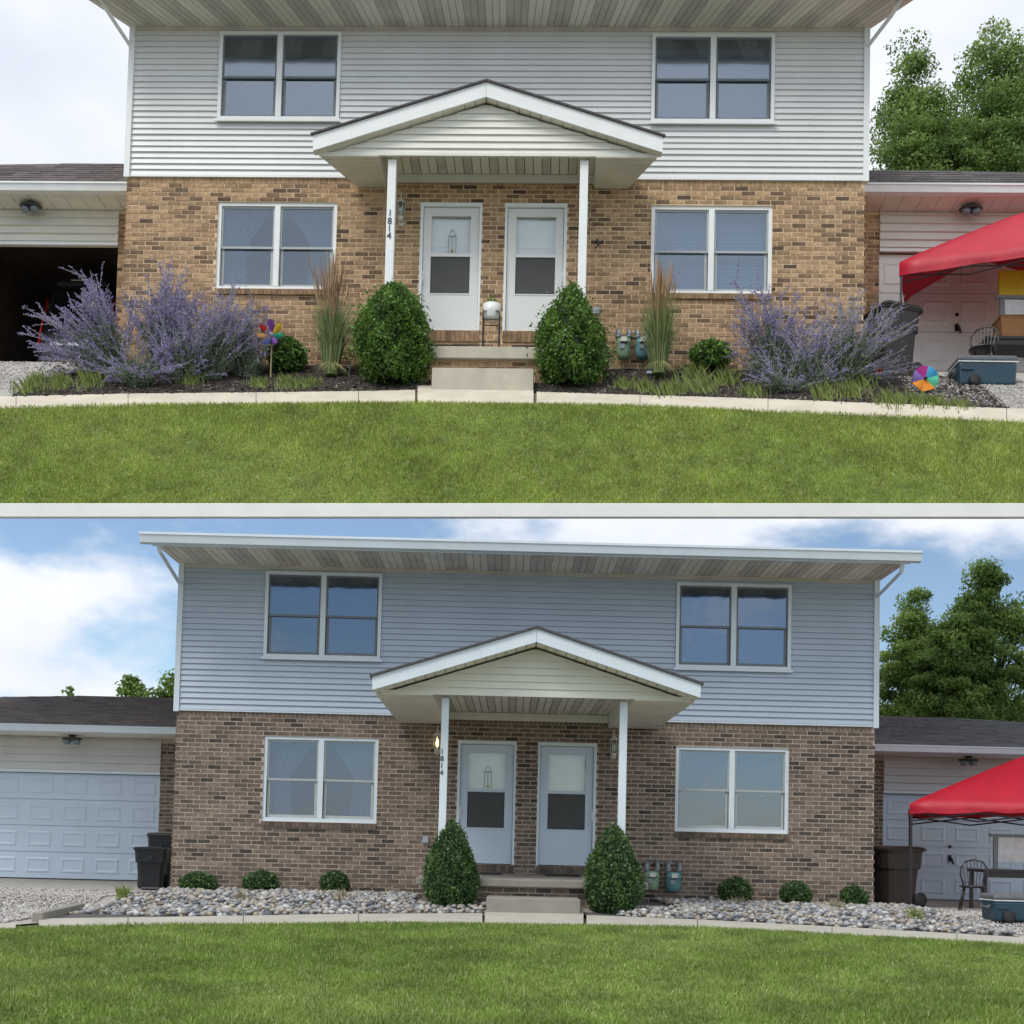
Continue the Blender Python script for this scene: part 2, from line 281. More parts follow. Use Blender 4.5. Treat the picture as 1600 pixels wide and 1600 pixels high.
# hillside carrying the first house: a wedge of earth with a pale kerb along its lower edge
XA, XB = -3.4, 15.2
eA, eB = U.atg(0, 789), U.atg(1600, 789)
YFx = lambda x: eA.y + (eB.y - eA.y) * (x - eA.x) / (eB.x - eA.x)
def hprof(x): YF = YFx(x); return [(YF, gU(YF)), (-1.905, gU(-1.905)), (0.05, 0), (5.7, 0), (5.7, -0.6), (YF, gU(YF) - 0.13)]
n = 6; b = MB(); vs = [(XA, y, z - 0.02) for y, z in hprof(XA)] + [(XB, y, z - 0.02) for y, z in hprof(XB)]
b.add(vs, [tuple(range(n)), tuple(range(2 * n - 1, n - 1, -1))] + [((i + 1) % n, i, n + i, n + (i + 1) % n) for i in range(n)])
solo(U, b.build('hillside', M['hill']), kind='structure')
ka, kb = YFx(XA), YFx(XB); b = MB(); b.hexa([(XA, ka - .08, gU(ka) - .17), (XB, kb - .08, gU(kb) - .17), (XB, kb - .002, gU(kb) - .17), (XA, ka - .002, gU(ka) - .17), (XA, ka - .08, gU(ka) + .0), (XB, kb - .08, gU(kb) + .0), (XB, kb - .002, gU(kb) + .0), (XA, ka - .002, gU(ka) + .0)])
tag(solo(U, b.build('retaining_kerb', M['kerb'], bevel=0.01)), 'long pale concrete kerb holding the steep lawn of the upper house', 'kerb')
sheet(U, 'gravel_drive', M['gravel'], lambda x: np.interp(x, pU[0], pU[1]) - 0.0, lambda x: 5.5, XA, XB, 60, 30, 0.004, 'pale gravel ground beside the upper house')
sheet(U, 'flower_bed', M['soil'], lambda x: np.interp(x, pU[0], pU[1]), lambda x: 0.04 - max(0, 0.3 - x) * 0.72 - max(0, x - 12.0) * 0.75, U.atg(20, 619).x, U.atg(1580, 640).x, 60, 8, 0.012, 'dark mulch bed in front of the upper house')
sheet(U, 'lawn', M['lawn'], lambda x: YFx(x), lambda x: np.interp(x, pU[2], pU[3]), XA, XB, 40, 6, 0.008, 'bright green lawn on the bank below the upper house')
b = MB(); xs = [-400, -60, -20, -8, 0, 11, 20, 30, 70, 400]; ys = [-16, -12, -8, -5.66, -2, 0, 3, 12, 40, 120, 500]
b.add([(x, y, gL(y) - 0.03) for x in xs for y in ys], [(i * 11 + j, (i + 1) * 11 + j, (i + 1) * 11 + j + 1, i * 11 + j + 1) for i in range(9) for j in range(10)])
solo(L, b.build('ground', M['ground']), kind='structure')
sheet(L, 'gravel_drive', M['gravel'], lambda x: np.interp(x, pL[0], pL[1]), lambda x: 8, -8, 18, 40, 20, -0.01, 'grey gravel driveway beside the lower house')
sheet(L, 'lawn', M['lawn'], lambda x: -12.5, lambda x: np.interp(x, pL[2], pL[3]), -9, 19, 40, 12, 0.008, 'mown green lawn in front of the lower house')

def grass(P, name, m, xr, ylo, near, dens, h, seed, tilt=0.5):
    g = np.random.default_rng(seed); a = (xr[1] - xr[0]) * (near[3].max() - ylo); n = int(a * dens)
    x = g.uniform(*xr, n); y = ylo + (near[3].max() - ylo) * g.random(n) ** 1.0; ok = (y < np.interp(x, near[2], near[3]) + 0.02) & ((y > YFx(x) - .03) if P is U else True); x, y = x[ok], y[ok]; n = len(x)
    gz = np.vectorize(P.g)(y)
    q = 0.5 + 0.25 * np.sin(x * 1.7 + 1.3 * np.sin(y * 2.1)) + 0.25 * np.sin(y * 3.1 + x * 0.8)
    hh = h * g.uniform(0.55, 1.25, n) * (0.8 + 0.4 * q); an = g.uniform(0, 2 * np.pi, n); le = g.normal(0, tilt, n) * hh; lx, ly = np.cos(an) * le, np.sin(an) * le
    wv = g.uniform(0.0035, 0.007, n); wa = g.uniform(0, np.pi, n); wx, wy = np.cos(wa) * wv, np.sin(wa) * wv
    v = np.empty((n, 5, 3)); 
    v[:, 0] = np.c_[x - wx, y - wy, gz]; v[:, 1] = np.c_[x + wx, y + wy, gz]
    v[:, 2] = np.c_[x + wx * .7 + lx * .35, y + wy * .7 + ly * .35, gz + hh * .6]; v[:, 3] = np.c_[x - wx * .7 + lx * .35, y - wy * .7 + ly * .35, gz + hh * .6]
    v[:, 4] = np.c_[x + lx, y + ly, gz + hh]
    i = np.arange(n)[:, None] * 5
    f = np.concatenate([i + [0, 1, 2], i + [0, 2, 3], i + [3, 2, 4]])
    pt = 0.5 + 0.5 * np.sin(x * 0.9 + 2.0 * np.sin(y * 0.7 + x * 0.4)) * np.sin(y * 1.3 + 1.1 * np.sin(x * 1.2))
    t = np.clip(g.normal(0.22 + 0.3 * pt, 0.17, n), 0, 0.9); t[g.random(n) < 0.05] = 1.0
    o = npmesh(name, v.reshape(-1, 3), f, np.repeat(t, 5), m); solo(P, o, kind='stuff'); return o
o = grass(U, 'grass', M['grassU'], (-2.6, 14.8), min(YFx(-2.6), YFx(14.8)) - .03, pU, 6200, 0.052, 3); tag(o, 'short bright grass on the bank above the pale kerb', 'grass')
o = grass(L, 'grass', M['grassL'], (-3.2, 14.6), -11.6, pL, 4300, 0.05, 4); tag(o, 'mown grass in the foreground of the lower house', 'grass')

# ---------------------------------------------------------------- house pieces
W = 11.2
WIN = dict(ul=(1.367, 3.238, 3.757, 5.157), ur=(7.968, 9.815, 3.745, 5.138), ll=(1.420, 3.247, 1.145, 2.508), lr=(8.007, 9.818, 1.136, 2.498))
DOOR = [(4.522, 5.455, 0.537, 2.509), (5.803, 6.740, 0.537, 2.507)]
def holes_at(v, hs): return sorted([(h[0], h[1]) for h in hs if h[2] < v < h[3]])
def spans(u0, u1, hs):
    r = []; a = u0
    for h0, h1 in hs:
        if h1 <= a or h0 >= u1: continue
        if h0 > a: r.append((a, h0))
        a = max(a, h1)
    if a < u1: r.append((a, u1))
    return r
def wall_holes(b, u0, u1, v0, v1, hs, y0, y1):
    cuts = sorted({v0, v1} | {z for h in hs for z in h[2:4] if v0 < z < v1})
    for a, c in zip(cuts, cuts[1:]):
        for s0, s1 in spans(u0, u1, holes_at((a + c) / 2, hs)): b.box(s0, s1, y0, y1, a, c)
BL, CO, JT = 0.215, 0.0700, 0.0155
brick_meshes = {}
def brick_tint(r):
    q = r.random()
    return r.uniform(0, .16) if q < .08 else r.uniform(.18, .45) if q < .38 else r.uniform(.45, 1)
def brick_box(b, u0, u1, v0, v1, y0, y1, t):
    b.add([(u0, y0, v0), (u1, y0, v0), (u1, y0, v1), (u0, y0, v1), (u0, y1, v0), (u1, y1, v0), (u1, y1, v1), (u0, y1, v1)], [(0, 1, 2, 3), (0, 4, 5, 1), (1, 5, 6, 2), (2, 6, 7, 3), (3, 7, 4, 0)], t)
def brick_field(part, m, u0, u1, v0, v1, hs, y, seed, singles=0, ok=None):
    r = random.Random(seed); b = MB(); cand = []; nrow = int(round((v1 - v0) / CO))
    for k in range(nrow):
        z0 = v0 + k * CO; z1 = z0 + CO - JT; hz = holes_at(z0 + CO / 2, hs); off = (k % 2) * BL / 2 + r.uniform(-.012, .012)
        for s0, s1 in spans(u0, u1, hz):
            i0 = math.floor((s0 - u0 - off) / BL)
            for i in range(i0, i0 + int((s1 - s0) / BL) + 3):
                a, c = u0 + off + i * BL, u0 + off + (i + 1) * BL - JT
                full = a >= s0 and c <= s1; a, c = max(a, s0 + .002), min(c, s1 - .002)
                if c - a < 0.03: continue
                yy = y + r.uniform(-.003, .003)
                if full and singles and (not ok or ok(a, z0)): cand.append((a, z0, yy))
                else: brick_box(b, a, c, z0, z1, yy, y + .03, brick_tint(r))
    r.shuffle(cand)
    for i, (a, z0, yy) in enumerate(cand):
        if i < singles:
            key = (m.name, r.randrange(18))
            if key not in brick_meshes:
                q = MB(); brick_box(q, 0, BL - JT, 0, CO - JT, 0, .03, brick_tint(r)); brick_meshes[key] = q.mesh('brick')
            link('brick', brick_meshes[key], m, part, loc=(a, yy, z0))
        else: brick_box(b, a, a + BL - JT, z0, z0 + CO - JT, yy, y + .03, brick_tint(r))
    b.build('brick_courses', m, part, kind='stuff')
def clap(part, m, u0, u1, v0, v1, hs, pitch, y, clip=None, step=.030):
    k = 0; z = v0; r = random.Random(int(u0 * 100) + 5)
    while z < v1 - .01:
        z1 = min(z + pitch, v1)
        for s0, s1 in spans(u0, u1, holes_at((z + z1) / 2, hs)):
            if clip:
                c0, c1 = clip(z), clip(z1); a0, a1, e0, e1 = max(s0, c0[0]), min(s1, c0[1]), max(s0, c1[0]), min(s1, c1[1])
                if a1 - a0 < .04: continue
                if e1 < e0: e0 = e1 = (a0 + a1) / 2
            else: a0, a1, e0, e1 = s0, s1, s0, s1
            j = r.uniform(-.003, .003)
            b = MB(); b.hexa([(a0, y - step + j, z), (a1, y - step + j, z), (a1, y + .01, z), (a0, y + .01, z), (e0, y - .006, z1), (e1, y - .006, z1), (e1, y + .01, z1), (e0, y + .01, z1)])
            b.build('siding_board', m, part)
        z += pitch
def window(root, key, rect, y, trim, sash, pane, kind, proud):
    u0, u1, v0, v1 = rect; fw = .052; b = MB(); ya, yb = y, y + .10
    um = (u0 + u1) / 2; v2 = v0 + fw * 1.15
    b.box(u0, u0 + fw, ya, yb, v0, v1).box(u1 - fw, u1, ya, yb, v0, v1).box(u0 + fw, u1 - fw, ya, yb, v1 - fw, v1).box(u0 + fw, u1 - fw, ya, yb, v0, v2).box(um - .042, um + .042, ya - .004, yb, v2, v1 - fw)
    if proud: b.box(u0 - .03, u1 + .03, ya - .03, ya - .002, v0 - .03, v0 + .012)
    wn = b.build('window', trim, root)
    for a, c in ((u0 + fw, um - .042), (um + .042, u1 - fw)):
        top, bot = v1 - fw, v2; mid = bot + (top - bot) * .485
        for q, (z0, z1, yy, s, sw) in enumerate(((mid - .012, top, ya + .025, sash, .028), (bot, mid + .022, ya + .052, sash, .040))):
            a2, c2 = (a, c) if q == 0 else (a + .012, c - .012)
            b = MB(); rl = .034 if q == 0 else .05
            b.box(a2, a2 + sw, yy, yy + .022, z0, z1).box(c2 - sw, c2, yy, yy + .022, z0, z1).box(a2 + sw, c2 - sw, yy, yy + .022, z0, z0 + rl).box(a2 + sw, c2 - sw, yy, yy + .022, z1 - .03, z1)
            b.build('sash', s, wn)
            p = MB(); p.box(a2 + sw - .004, c2 - sw + .004, yy + .009, yy + .013, z0 + rl - .004, z1 - .026); p.build('pane', pane, wn)
        if kind == 'blind' or kind == 'shade':
            b = MB(); zt = top - (.0 if kind == 'blind' else .12); n = int((zt - bot) / .028); vs = []; fs = []
            for i in range(n + 1):
                z = bot + .01 + (zt - bot - .01) * i / n
                vs += [(a + .01, ya + .125 + .006 * (i % 2), z), (c - .01, ya + .125 + .006 * (i % 2), z)]
                if i: fs.append((2 * i - 2, 2 * i - 1, 2 * i + 1, 2 * i))
            b.add(vs, fs); b.build('blind', M['blind'], wn)
        elif kind == 'curtain':
            left = a < um - .3; b = MB(); vs = []; fs = []; nu, nv = 26, 18; wd = c - a
            for j in range(nv + 1):
                t = j / nv; z = bot + (top - bot) * t
                fr = .40 + .08 * (1 - t) if t < .45 else .40 + 1.05 * (t - .45) ** 1.25
                for i in range(nu + 1):
                    s = i / nu; x = s * min(fr, .96) * wd; x = a + x if left else c - x
                    vs.append((x, ya + .14 + .016 * math.sin(s * 34 + t * 2.2) + .008 * math.sin(s * 71), z))
            for j in range(nv):
                for i in range(nu):
                    q = j * (nu + 1) + i; fs.append((q, q + 1, q + nu + 2, q + nu + 1))
            b.add(vs, fs); b.build('curtain', M['curtain'], wn, True)
    return wn
def storm_door(root, rect, dm, frame, hinge, blindc, decor=False):
    u0, u1, v0, v1 = rect; s = (u1 - u0) / 595; X = lambda x: u0 + (x - 100) * s; Z = lambda y: v1 - (y - 95) / 1255 * (v1 - v0)
    if hinge: X = lambda x: u1 - (x - 100) * s
    bx = lambda b, x0, x1, y0, y1, ya, yb: b.box(min(X(x0), X(x1)), max(X(x0), X(x1)), ya, yb, Z(y1), Z(y0))
    b = MB(); bx(b, 132, 206, 134, 1340, .035, .075); bx(b, 586, 668, 134, 1340, .035, .075); bx(b, 206, 586, 134, 214, .035, .075); bx(b, 206, 586, 585, 615, .030, .075); bx(b, 206, 586, 978, 1340, .035, .075)
    bx(b, 196, 596, 978, 990, .028, .0349)
    d = b.build('door', dm, root)
    b = MB(); bx(b, 100, 128, 95, 1350, -.012, .10); bx(b, 672, 695, 95, 1350, -.012, .10); bx(b, 128, 672, 95, 130, -.012, .10); b.build('frame', frame, d)
    b = MB(); bx(b, 207, 585, 215, 584, .052, .056); b.build('pane', M['glassc'], d)
    b = MB(); bx(b, 207, 585, 616, 977, .050, .054); b.build('screen', M['screen'], d)
    b = MB(); bx(b, 132, 668, 134, 1345, .125, .15); bx(b, 240, 560, 240, 500, .118, .1249); b.build('inner_door', blindc, d)
    b = MB(); hx = 137; zz = Z(830); b.tube([(X(hx), .0, zz + .07), (X(hx), -.03, zz + .055), (X(hx), -.03, zz - .055), (X(hx), .0, zz - .07)], .009, n=6); b.box(X(hx) - .014, X(hx) + .014, .012, .0345, zz - .1, zz + .1); b.build('handle', M['white'], d)
    if decor:
        b = MB(); c = X(410); b.tube([(c - .055, .043, Z(410)), (c - .03, .043, Z(365)), (c, .043, Z(345)), (c + .03, .043, Z(365)), (c + .055, .043, Z(410))], .006)
        for k in (-.055, 0, .055): b.box(c + k - .007, c + k + .007, .036, .048, Z(578), Z(410))
        b.box(c - .06, c + .06, .034, .049, Z(416), Z(404)); b.build('wind_chime', M['pc'] if False else M['blind'], d)
        b = MB(); b.lathe([(.0, -.02), (.022, -.008), (.022, .008), (0, .02)], 8, (c, .034, Z(555))); b.build('chime_bell', M['py'], d)
def lantern(root, P, u, z, k=1.0):
    l = MB(); l.tube([(u, -.002, z + .02), (u, -.06, z + .0), (u, -.10, z - .07), (u, -.12, z - .01)], .012).lathe([(0, -.004), (.05, 0), (.05, .012), (0, .016)], 10, (u, -.001, z - .04), axis='y')
    l.lathe([(.0, -.07), (.025, -.06), (.045, -.02), (.05, 0), (.0, .002)], 10, (u, -.12, z)).lathe([(.075, .21), (.06, .235), (.03, .26), (.012, .30), (.008, .38), (0, .385)], 10, (u, -.12, z))
    for q in range(6): a = q * math.pi / 3; l.tube([(u + .048 * math.cos(a), -.12 + .048 * math.sin(a), z), (u + .072 * math.cos(a), -.12 + .072 * math.sin(a), z + .212)], .006, n=4)
    o = l.build('wall_lantern', M['lamp'], root, True)
    MB().lathe([(.042, .003), (.064, .207)], 10, (u, -.12, z)).build('lantern_glass', M['lampglass'], o, True)
    return o
def text(s, size, m, parent, loc, name):
    c = bpy.data.curves.new(name, 'FONT'); c.body = s; c.size = size; c.extrude = .004; c.align_x = 'CENTER'; c.resolution_u = 4
    t = bpy.data.objects.new('t', c); col.objects.link(t); bpy.context.view_layer.update()
    me = bpy.data.meshes.new_from_object(t.evaluated_get(bpy.context.evaluated_depsgraph_get())); bpy.data.objects.remove(t)
    me.transform(Matrix.Rotation(math.pi / 2, 4, 'X')); me.name = name; o = link(name, me, m, parent, loc=loc); return o

def house(P, c):
    root = thing(P, 'duplex_house', c['label'], 'house')
    up = c['up']; hs1 = [WIN['ll'], WIN['lr']] + DOOR; hs2 = [WIN['ul'], WIN['ur']]
    bm, mm, sm, tm, dm = c['mats']
    b = MB(); wall_holes(b, .02, W - .02, -.5, 2.885, hs1, .006, .12); b.box(.02, .14, .12, 4.8, -.5, 5.2).box(W - .14, W - .02, .12, 4.8, -.5, 5.2).box(.02, W - .02, 4.8, 4.9, -.5, 5.2)
    bw = b.build('brick_wall', mm, root)
    rows = [(h[0] - .0, h[1] + .0, h[2] - .10, h[2]) for h in (WIN['ll'], WIN['lr'])] + [(d[0], d[1], .35, d[2]) for d in DOOR]
    brick_field(bw, bm, 0, W, -.49, 2.80 - .01, hs1 + rows, 0, 5 + up, 300, lambda a, z: z > 1.25 - up * .05 and (a < 4.2 or a > 7.3))
    b = MB(); r = random.Random(3 + up)
    for i in range(int(W / .0705)): brick_box(b, i * .0705 + .003, i * .0705 + .063, 2.795, 2.880, r.uniform(-.002, .002), .03, r.uniform(.45, .85))
    b.build('soldier_course', bm, bw, kind='stuff')
    for (x0, x1, z0, z1), pj in zip(rows, (.035, .035, .02, .02)):
        b = MB(); n = int((x1 - x0) / .067); st = (x1 - x0) / n
        for i in range(n): brick_box(b, x0 + i * st + .004, x0 + (i + 1) * st - .004, z0 + .012, z1 - .004, -pj + r.uniform(-.002, .002), .06, r.uniform(.2, .55))
        b.box(x0 + .006, x1 - .006, -pj + .009, .061, z0 + .008, z1 - .008); b.build('brick_sill', bm, bw)
    b = MB(); wall_holes(b, .02, W - .02, 2.889, 5.26, hs2, .004, .12); sw = b.build('siding_wall', sm, root)
    clap(sw, sm, .045, W - .045, 2.905, 5.25, [(h[0] - .002, h[1] + .002, h[2] - .03, h[3] + .004) for h in hs2], .0921, 0, None, .036 if up else .030)
    b = MB(); b.box(.0, W, -.03, .003, 2.878, 2.904); b.build('starter_strip', tm, sw)
    for x0, x1 in ((-.035, .05), (W - .05, W + .035)):
        b = MB(); b.box(x0, x1, -.052, .05, 2.862, 5.25); b.build('corner_trim', tm, root)
    b = MB(); b.box(.05, W - .05, -.03, .0, 5.19, 5.25); b.build('frieze_strip', M['creamd'], root)
    b = MB(); b.box(.15, W - .15, 1.9, 2.0, -.4, 5.2).box(.15, W - .15, .13, 1.9, 2.72, 2.8); b.build('inner_wall', M['room'], root)
    for k, kind in (('ul', 'none' if not up else 'none'), ('ur', 'shade'), ('ll', 'curtain'), ('lr', 'blind')):
        upper = k[0] == 'u'
        pane = c['panes'][k]; window(root, k, WIN[k], -.055 if upper else .028, tm, M['sash'] if not upper else M['sashd'], pane, kind, upper)
    b = MB(); storm_door(root, DOOR[0], dm, tm, False, M['trimU'], True); storm_door(root, DOOR[1], dm, tm, True, M['trimU'])
    # eaves
    eo = c['eo']; fl, fr = P.at(*c['sofl'], -eo).x, P.at(*c['sofr'], -eo).x; n = int((fr - fl) / .33); so = None
    b = MB(); b.hexa([(fl, -eo + .02, 5.262), (fr, -eo + .02, 5.262), (W + .06, .0, 5.262), (-.06, .0, 5.262), (fl, -eo + .02, 5.30), (fr, -eo + .02, 5.30), (W + .06, .0, 5.30), (-.06, .0, 5.30)]); so = b.build('soffit', M['creamd'], root)
    wl, wr = -.06, W + .06
    for i in range(n):
        a, d = i / n, (i + 1) / n; x0, x1 = fl + (fr - fl) * a, fl + (fr - fl) * d; u0, u1 = wl + (wr - wl) * a, wl + (wr - wl) * d
        b = MB(); g = .006
        for q in range(3):
            e0, e1 = q / 3, (q + 1) / 3; b.hexa([(x0 + (x1 - x0) * e0 + g, -eo + .03, 5.25), (x0 + (x1 - x0) * e1 - g, -eo + .03, 5.25), (u0 + (u1 - u0) * e1 - g, -.002, 5.25), (u0 + (u1 - u0) * e0 + g, -.002, 5.25)] + [(x0 + (x1 - x0) * e0 + g, -eo + .03, 5.261), (x0 + (x1 - x0) * e1 - g, -eo + .03, 5.261), (u0 + (u1 - u0) * e1 - g, -.002, 5.261), (u0 + (u1 - u0) * e0 + g, -.002, 5.261)])
        b.build('soffit_panel', M['creamd'] if i % 2 else M['cream'], so)
    gl, gr = (P.at(*c['gutl'], -eo - .1).x, P.at(*c['gutr'], -eo - .1).x)
    b = MB(); pr = [(-.02, 5.21), (-.10, 5.225), (-.125, 5.33), (-.14, 5.34), (-.14, 5.375), (-.125, 5.375), (-.02, 5.36)]
    vs = [(gl, -eo + y, z) for y, z in pr] + [(gr, -eo + y, z) for y, z in pr]; m = len(pr)
    b.add(vs, [tuple(range(m - 1, -1, -1)), tuple(range(m, 2 * m))] + [(i, (i + 1) % m, m + (i + 1) % m, m + i) for i in range(m)]); b.box(fl, fr, -eo - .018, -eo + .019, 5.20, 5.36)
    b.build('gutter', tm, root)
    b = MB(); x0, x1 = fl - .12, fr + .12; rp = .14
    w0, w1 = -.12, W + .12
    b.hexa([(x0, -eo - .05, 5.365), (x1, -eo - .05, 5.365), (w1, .02, 5.365 + rp * eo), (w0, .02, 5.365 + rp * eo), (x0, -eo - .05, 5.39), (x1, -eo - .05, 5.39), (w1, .02, 5.395 + rp * eo), (w0, .02, 5.395 + rp * eo)]); x0, x1 = w0, w1
    b.hexa([(x0, .021, 5.365 + rp * eo), (x1, .021, 5.365 + rp * eo), (x1, 2.4, 5.365 + rp * (2.4 + eo)), (x0, 2.4, 5.365 + rp * (2.4 + eo)), (x0, .021, 5.395 + rp * eo), (x1, .021, 5.395 + rp * eo), (x1, 2.4, 5.40 + rp * (2.4 + eo)), (x0, 2.4, 5.40 + rp * (2.4 + eo))])
    b.hexa([(x0, 2.4, 5.365 + rp * (2.4 + eo)), (x1, 2.4, 5.365 + rp * (2.4 + eo)), (x1, 5.4, 5.2), (x0, 5.4, 5.2), (x0, 2.4, 5.40 + rp * (2.4 + eo)), (x1, 2.4, 5.40 + rp * (2.4 + eo)), (x1, 5.4, 5.24), (x0, 5.4, 5.24)])
    b.build('roof', M['shing'], root)
    for sgn, pts in ((-1, c['dsl']), (1, c['dsr'])):
        q = [P.at(px, py, yl) for px, py, yl in pts]; b = MB(); b.tube([tuple(v) for v in q] + [(-.06 if sgn < 0 else W + .06, .5, q[-1].z - .25), (-.06 if sgn < 0 else W + .06, .5, .1)], .035, n=4); b.build('downspout', tm, root)
    # porch canopy
    p = c['porch']; pf = p['pf']; A = lambda q, y=-pf: (P.at(*q, y).x, P.at(*q, y).z)
    apt, apb, lt, lb, rt, rb = (A(p[k]) for k in ('apt', 'apb', 'lt', 'lb', 'rt', 'rb'))
    zs = (lb[1] + rb[1]) / 2; lb = (lb[0], zs); rb = (rb[0], zs); zt = (lt[1] + rt[1]) / 2; lt = (lb[0] - .01, zt); rt = (rb[0] + .01, zt)
    bl, brr = P.at(*p['bl'], 0).x, P.at(*p['br'], 0).x; hb = (brr - bl) / (rb[0] - lb[0])
    cx = apt[0]
    canopy = MB(); tk = .03
    for s, (t0, b0) in ((-1, (lt, lb)), (1, (rt, rb))):
        bx = bl if s < 0 else brr; bt = bx + (t0[0] - b0[0])
        fr_ = [(b0[0], zs + .015), (cx, apb[1] + .04), (cx, apt[1]), (t0[0], zt)]; bk = [(bx, zs + .015), (cx, apb[1] + .04), (cx, apt[1]), (bt, zt)]
        vs = [(x, -pf + tk, z) for x, z in fr_] + [(x, .0, z) for x, z in bk]
        fs = [(0, 1, 2, 3), (7, 6, 5, 4), (0, 4, 5, 1), (2, 6, 7, 3), (3, 7, 4, 0), (1, 5, 6, 2)]; canopy.add(vs, fs if s > 0 else [f[::-1] for f in fs])
    pc = canopy.build('porch_roof', M['cream'], root)
    for s, (t0, b0) in ((-1, (lt, lb)), (1, (rt, rb))):
        b = MB(); e = .002 * s; poly = [(b0[0], zs), (cx + e, apb[1]), (cx + e, apt[1]), (t0[0], zt)]; poly = poly if s < 0 else poly[::-1]
        b.prism(poly, -pf, -pf + tk); b.build('fascia', tm, pc)
        b = MB(); bx = bl if s < 0 else brr; dz = .028; ex = .03 * s
        vs = [(t0[0] + ex, -pf - .03, zt - .004), (cx, -pf - .03, apt[1] + .004), (cx, .0, apt[1] + .004), (bx + ex, .0, zt - .004)]; vs += [(x, y, z + dz) for x, y, z in vs]
        b.hexa(vs if s < 0 else [vs[i] for i in (1, 0, 3, 2, 5, 4, 7, 6)]); b.build('shingles', M['shing'], pc)
        # rake soffit panels
        nseg = 16
        for i in range(nseg):
            q0, q1 = i / nseg + .003, (i + 1) / nseg - .003; L_ = lambda q, d: (b0[0] + (cx - b0[0]) * q, zs + (apb[1] - zs) * q + d)
            (x0, z0), (x1, z1) = L_(q0, .006), L_(q1, .006); b = MB(); yy = -pf + tk + .001; y2 = -pf + p['ped'] - .012
            vs = [(x0, yy, z0), (x1, yy, z1), (x1, y2, z1), (x0, y2, z0), (x0, yy, z0 + .008), (x1, yy, z1 + .008), (x1, y2, z1 + .008), (x0, y2, z0 + .008)]
            b.hexa(vs if s < 0 else [vs[k] for k in (1, 0, 3, 2, 5, 4, 7, 6)]); b.build('rake_panel', M['cream'], pc)
    # pediment boards
    yp = -pf + p['ped']; slope = (apb[1] - zs) / (cx - lb[0]); zb = zs + p['pedz']
    clip = lambda z: (lb[0] + (z - zs + .02) / slope, rb[0] - (z - zs + .02) / ((apb[1] - zs) / (rb[0] - cx)))
    clap(pc, M['creamsid'], lb[0], rb[0], zb, apb[1] - .03, [], p['pp'], yp, clip)
    # side boxes (flat soffit with beam), raised ceiling between
    il, ir = P.at(*p['il'], yp).x, P.at(*p['ir'], yp).x; bil = il if c['up'] == 0 else il + .05; bir = ir if c['up'] == 0 else ir - .05; hz = .20
    for s, o0, i0, o1, i1 in ((-1, lb[0], il, bl, bil), (1, rb[0], ir, brr, bir)):
        fo = lambda y: o0 + (o1 - o0) * (y + pf) / pf; fi = lambda y: i0 + (i1 - i0) * (y + pf) / pf; npan = 9; ya0 = yp - .034
        for k in range(npan):
            ya, yb2 = ya0 + (-.003 - ya0) * k / npan + .004, ya0 + (-.003 - ya0) * (k + 1) / npan - .004
            b = MB(); vs = [(fo(ya), ya, zs - .004), (fi(ya), ya, zs - .004), (fi(yb2), yb2, zs - .004), (fo(yb2), yb2, zs - .004)]; vs += [(x, y, z + .012) for x, y, z in vs]
            b.hexa(vs if s < 0 else [vs[k2] for k2 in (1, 0, 3, 2, 5, 4, 7, 6)]); b.build('soffit_panel', M['cream'], pc)
        b = MB(); ya, yb2 = yp + .012, -.003; vs = [(fi(ya) - .10 * (s > 0) * 0, ya, zs + .009), (fi(ya) + .02 * s, ya, zs + .009), (fi(yb2) + .02 * s, yb2, zs + .009), (fi(yb2), yb2, zs + .009)]; vs += [(x, y, z + hz) for x, y, z in vs]
        b.hexa(vs); b.build('porch_beam', M['creamsid'], pc)
    nb = 24
    for k in range(nb):
        a, d = k / nb, (k + 1) / nb; X = lambda q, y: (il + (ir - il) * q) if y < -.1 else (bil + (bir - bil) * q); b = MB(); g = .005
        vs = [(X(a, -1) + g, yp + .012, zs + hz), (X(d, -1) - g, yp + .012, zs + hz), (X(d, 0) - g, -.02, zs + hz), (X(a, 0) + g, -.02, zs + hz)]; b.hexa(vs + [(x, y, z + .012) for x, y, z in vs]); b.build('ceiling_panel', M['creamd'] if k % 3 == 0 else M['cream'], pc)
    b = MB(); b.box(bil, bir, -.035, -.001, zs + hz - .13, zs + hz - .01); b.build('frieze_board', M['creamsid'], pc)
    b = MB(); b.box(lb[0] + .06, rb[0] - .06, yp - .033, yp + .011, zs + .009, zb + .035); b.build('pediment_trim', M['creamsid'], pc)
    # porch floor, step, posts
    s_ = c['slab']; ztop = P.at(*s_['top'], -s_['d']).z; x0, x1 = P.at(*s_['l'], -s_['d']).x, P.at(*s_['r'], -s_['d']).x; th = ztop - P.at(*s_['bot'], -s_['d']).z
    b = MB(); b.box(x0, x1, -s_['d'], -.04, ztop - th, ztop); b.build('porch_slab', c['conc'], root, bevel=.012)
    fb = MB(); zg = P.g(-s_['d']) - .15; fb.box(x0 + .1, x1 - .1, -s_['d'] + .10, -.045, zg, ztop - th); fnd = fb.build('porch_foundation', mm, root)
    nr_ = max(2, int((ztop - th - zg) / CO)); brick_field(fnd, bm, x0 + .09, x1 - .09, ztop - th - nr_ * CO, ztop - th, [], -s_['d'] + .09, 31 + up)
    st = c['step']; yS = -s_['d'] - st['d']; zt_ = P.at(*st['tl'], yS).z; b = MB(); b.box(P.at(*st['tl'], yS).x, P.at(*st['tr'], yS).x, yS, -s_['d'] - .004, zt_ - st['h'] - .12, zt_); b.build('step', c['conc'], root, bevel=.012)
    yq = -pf + p['post']
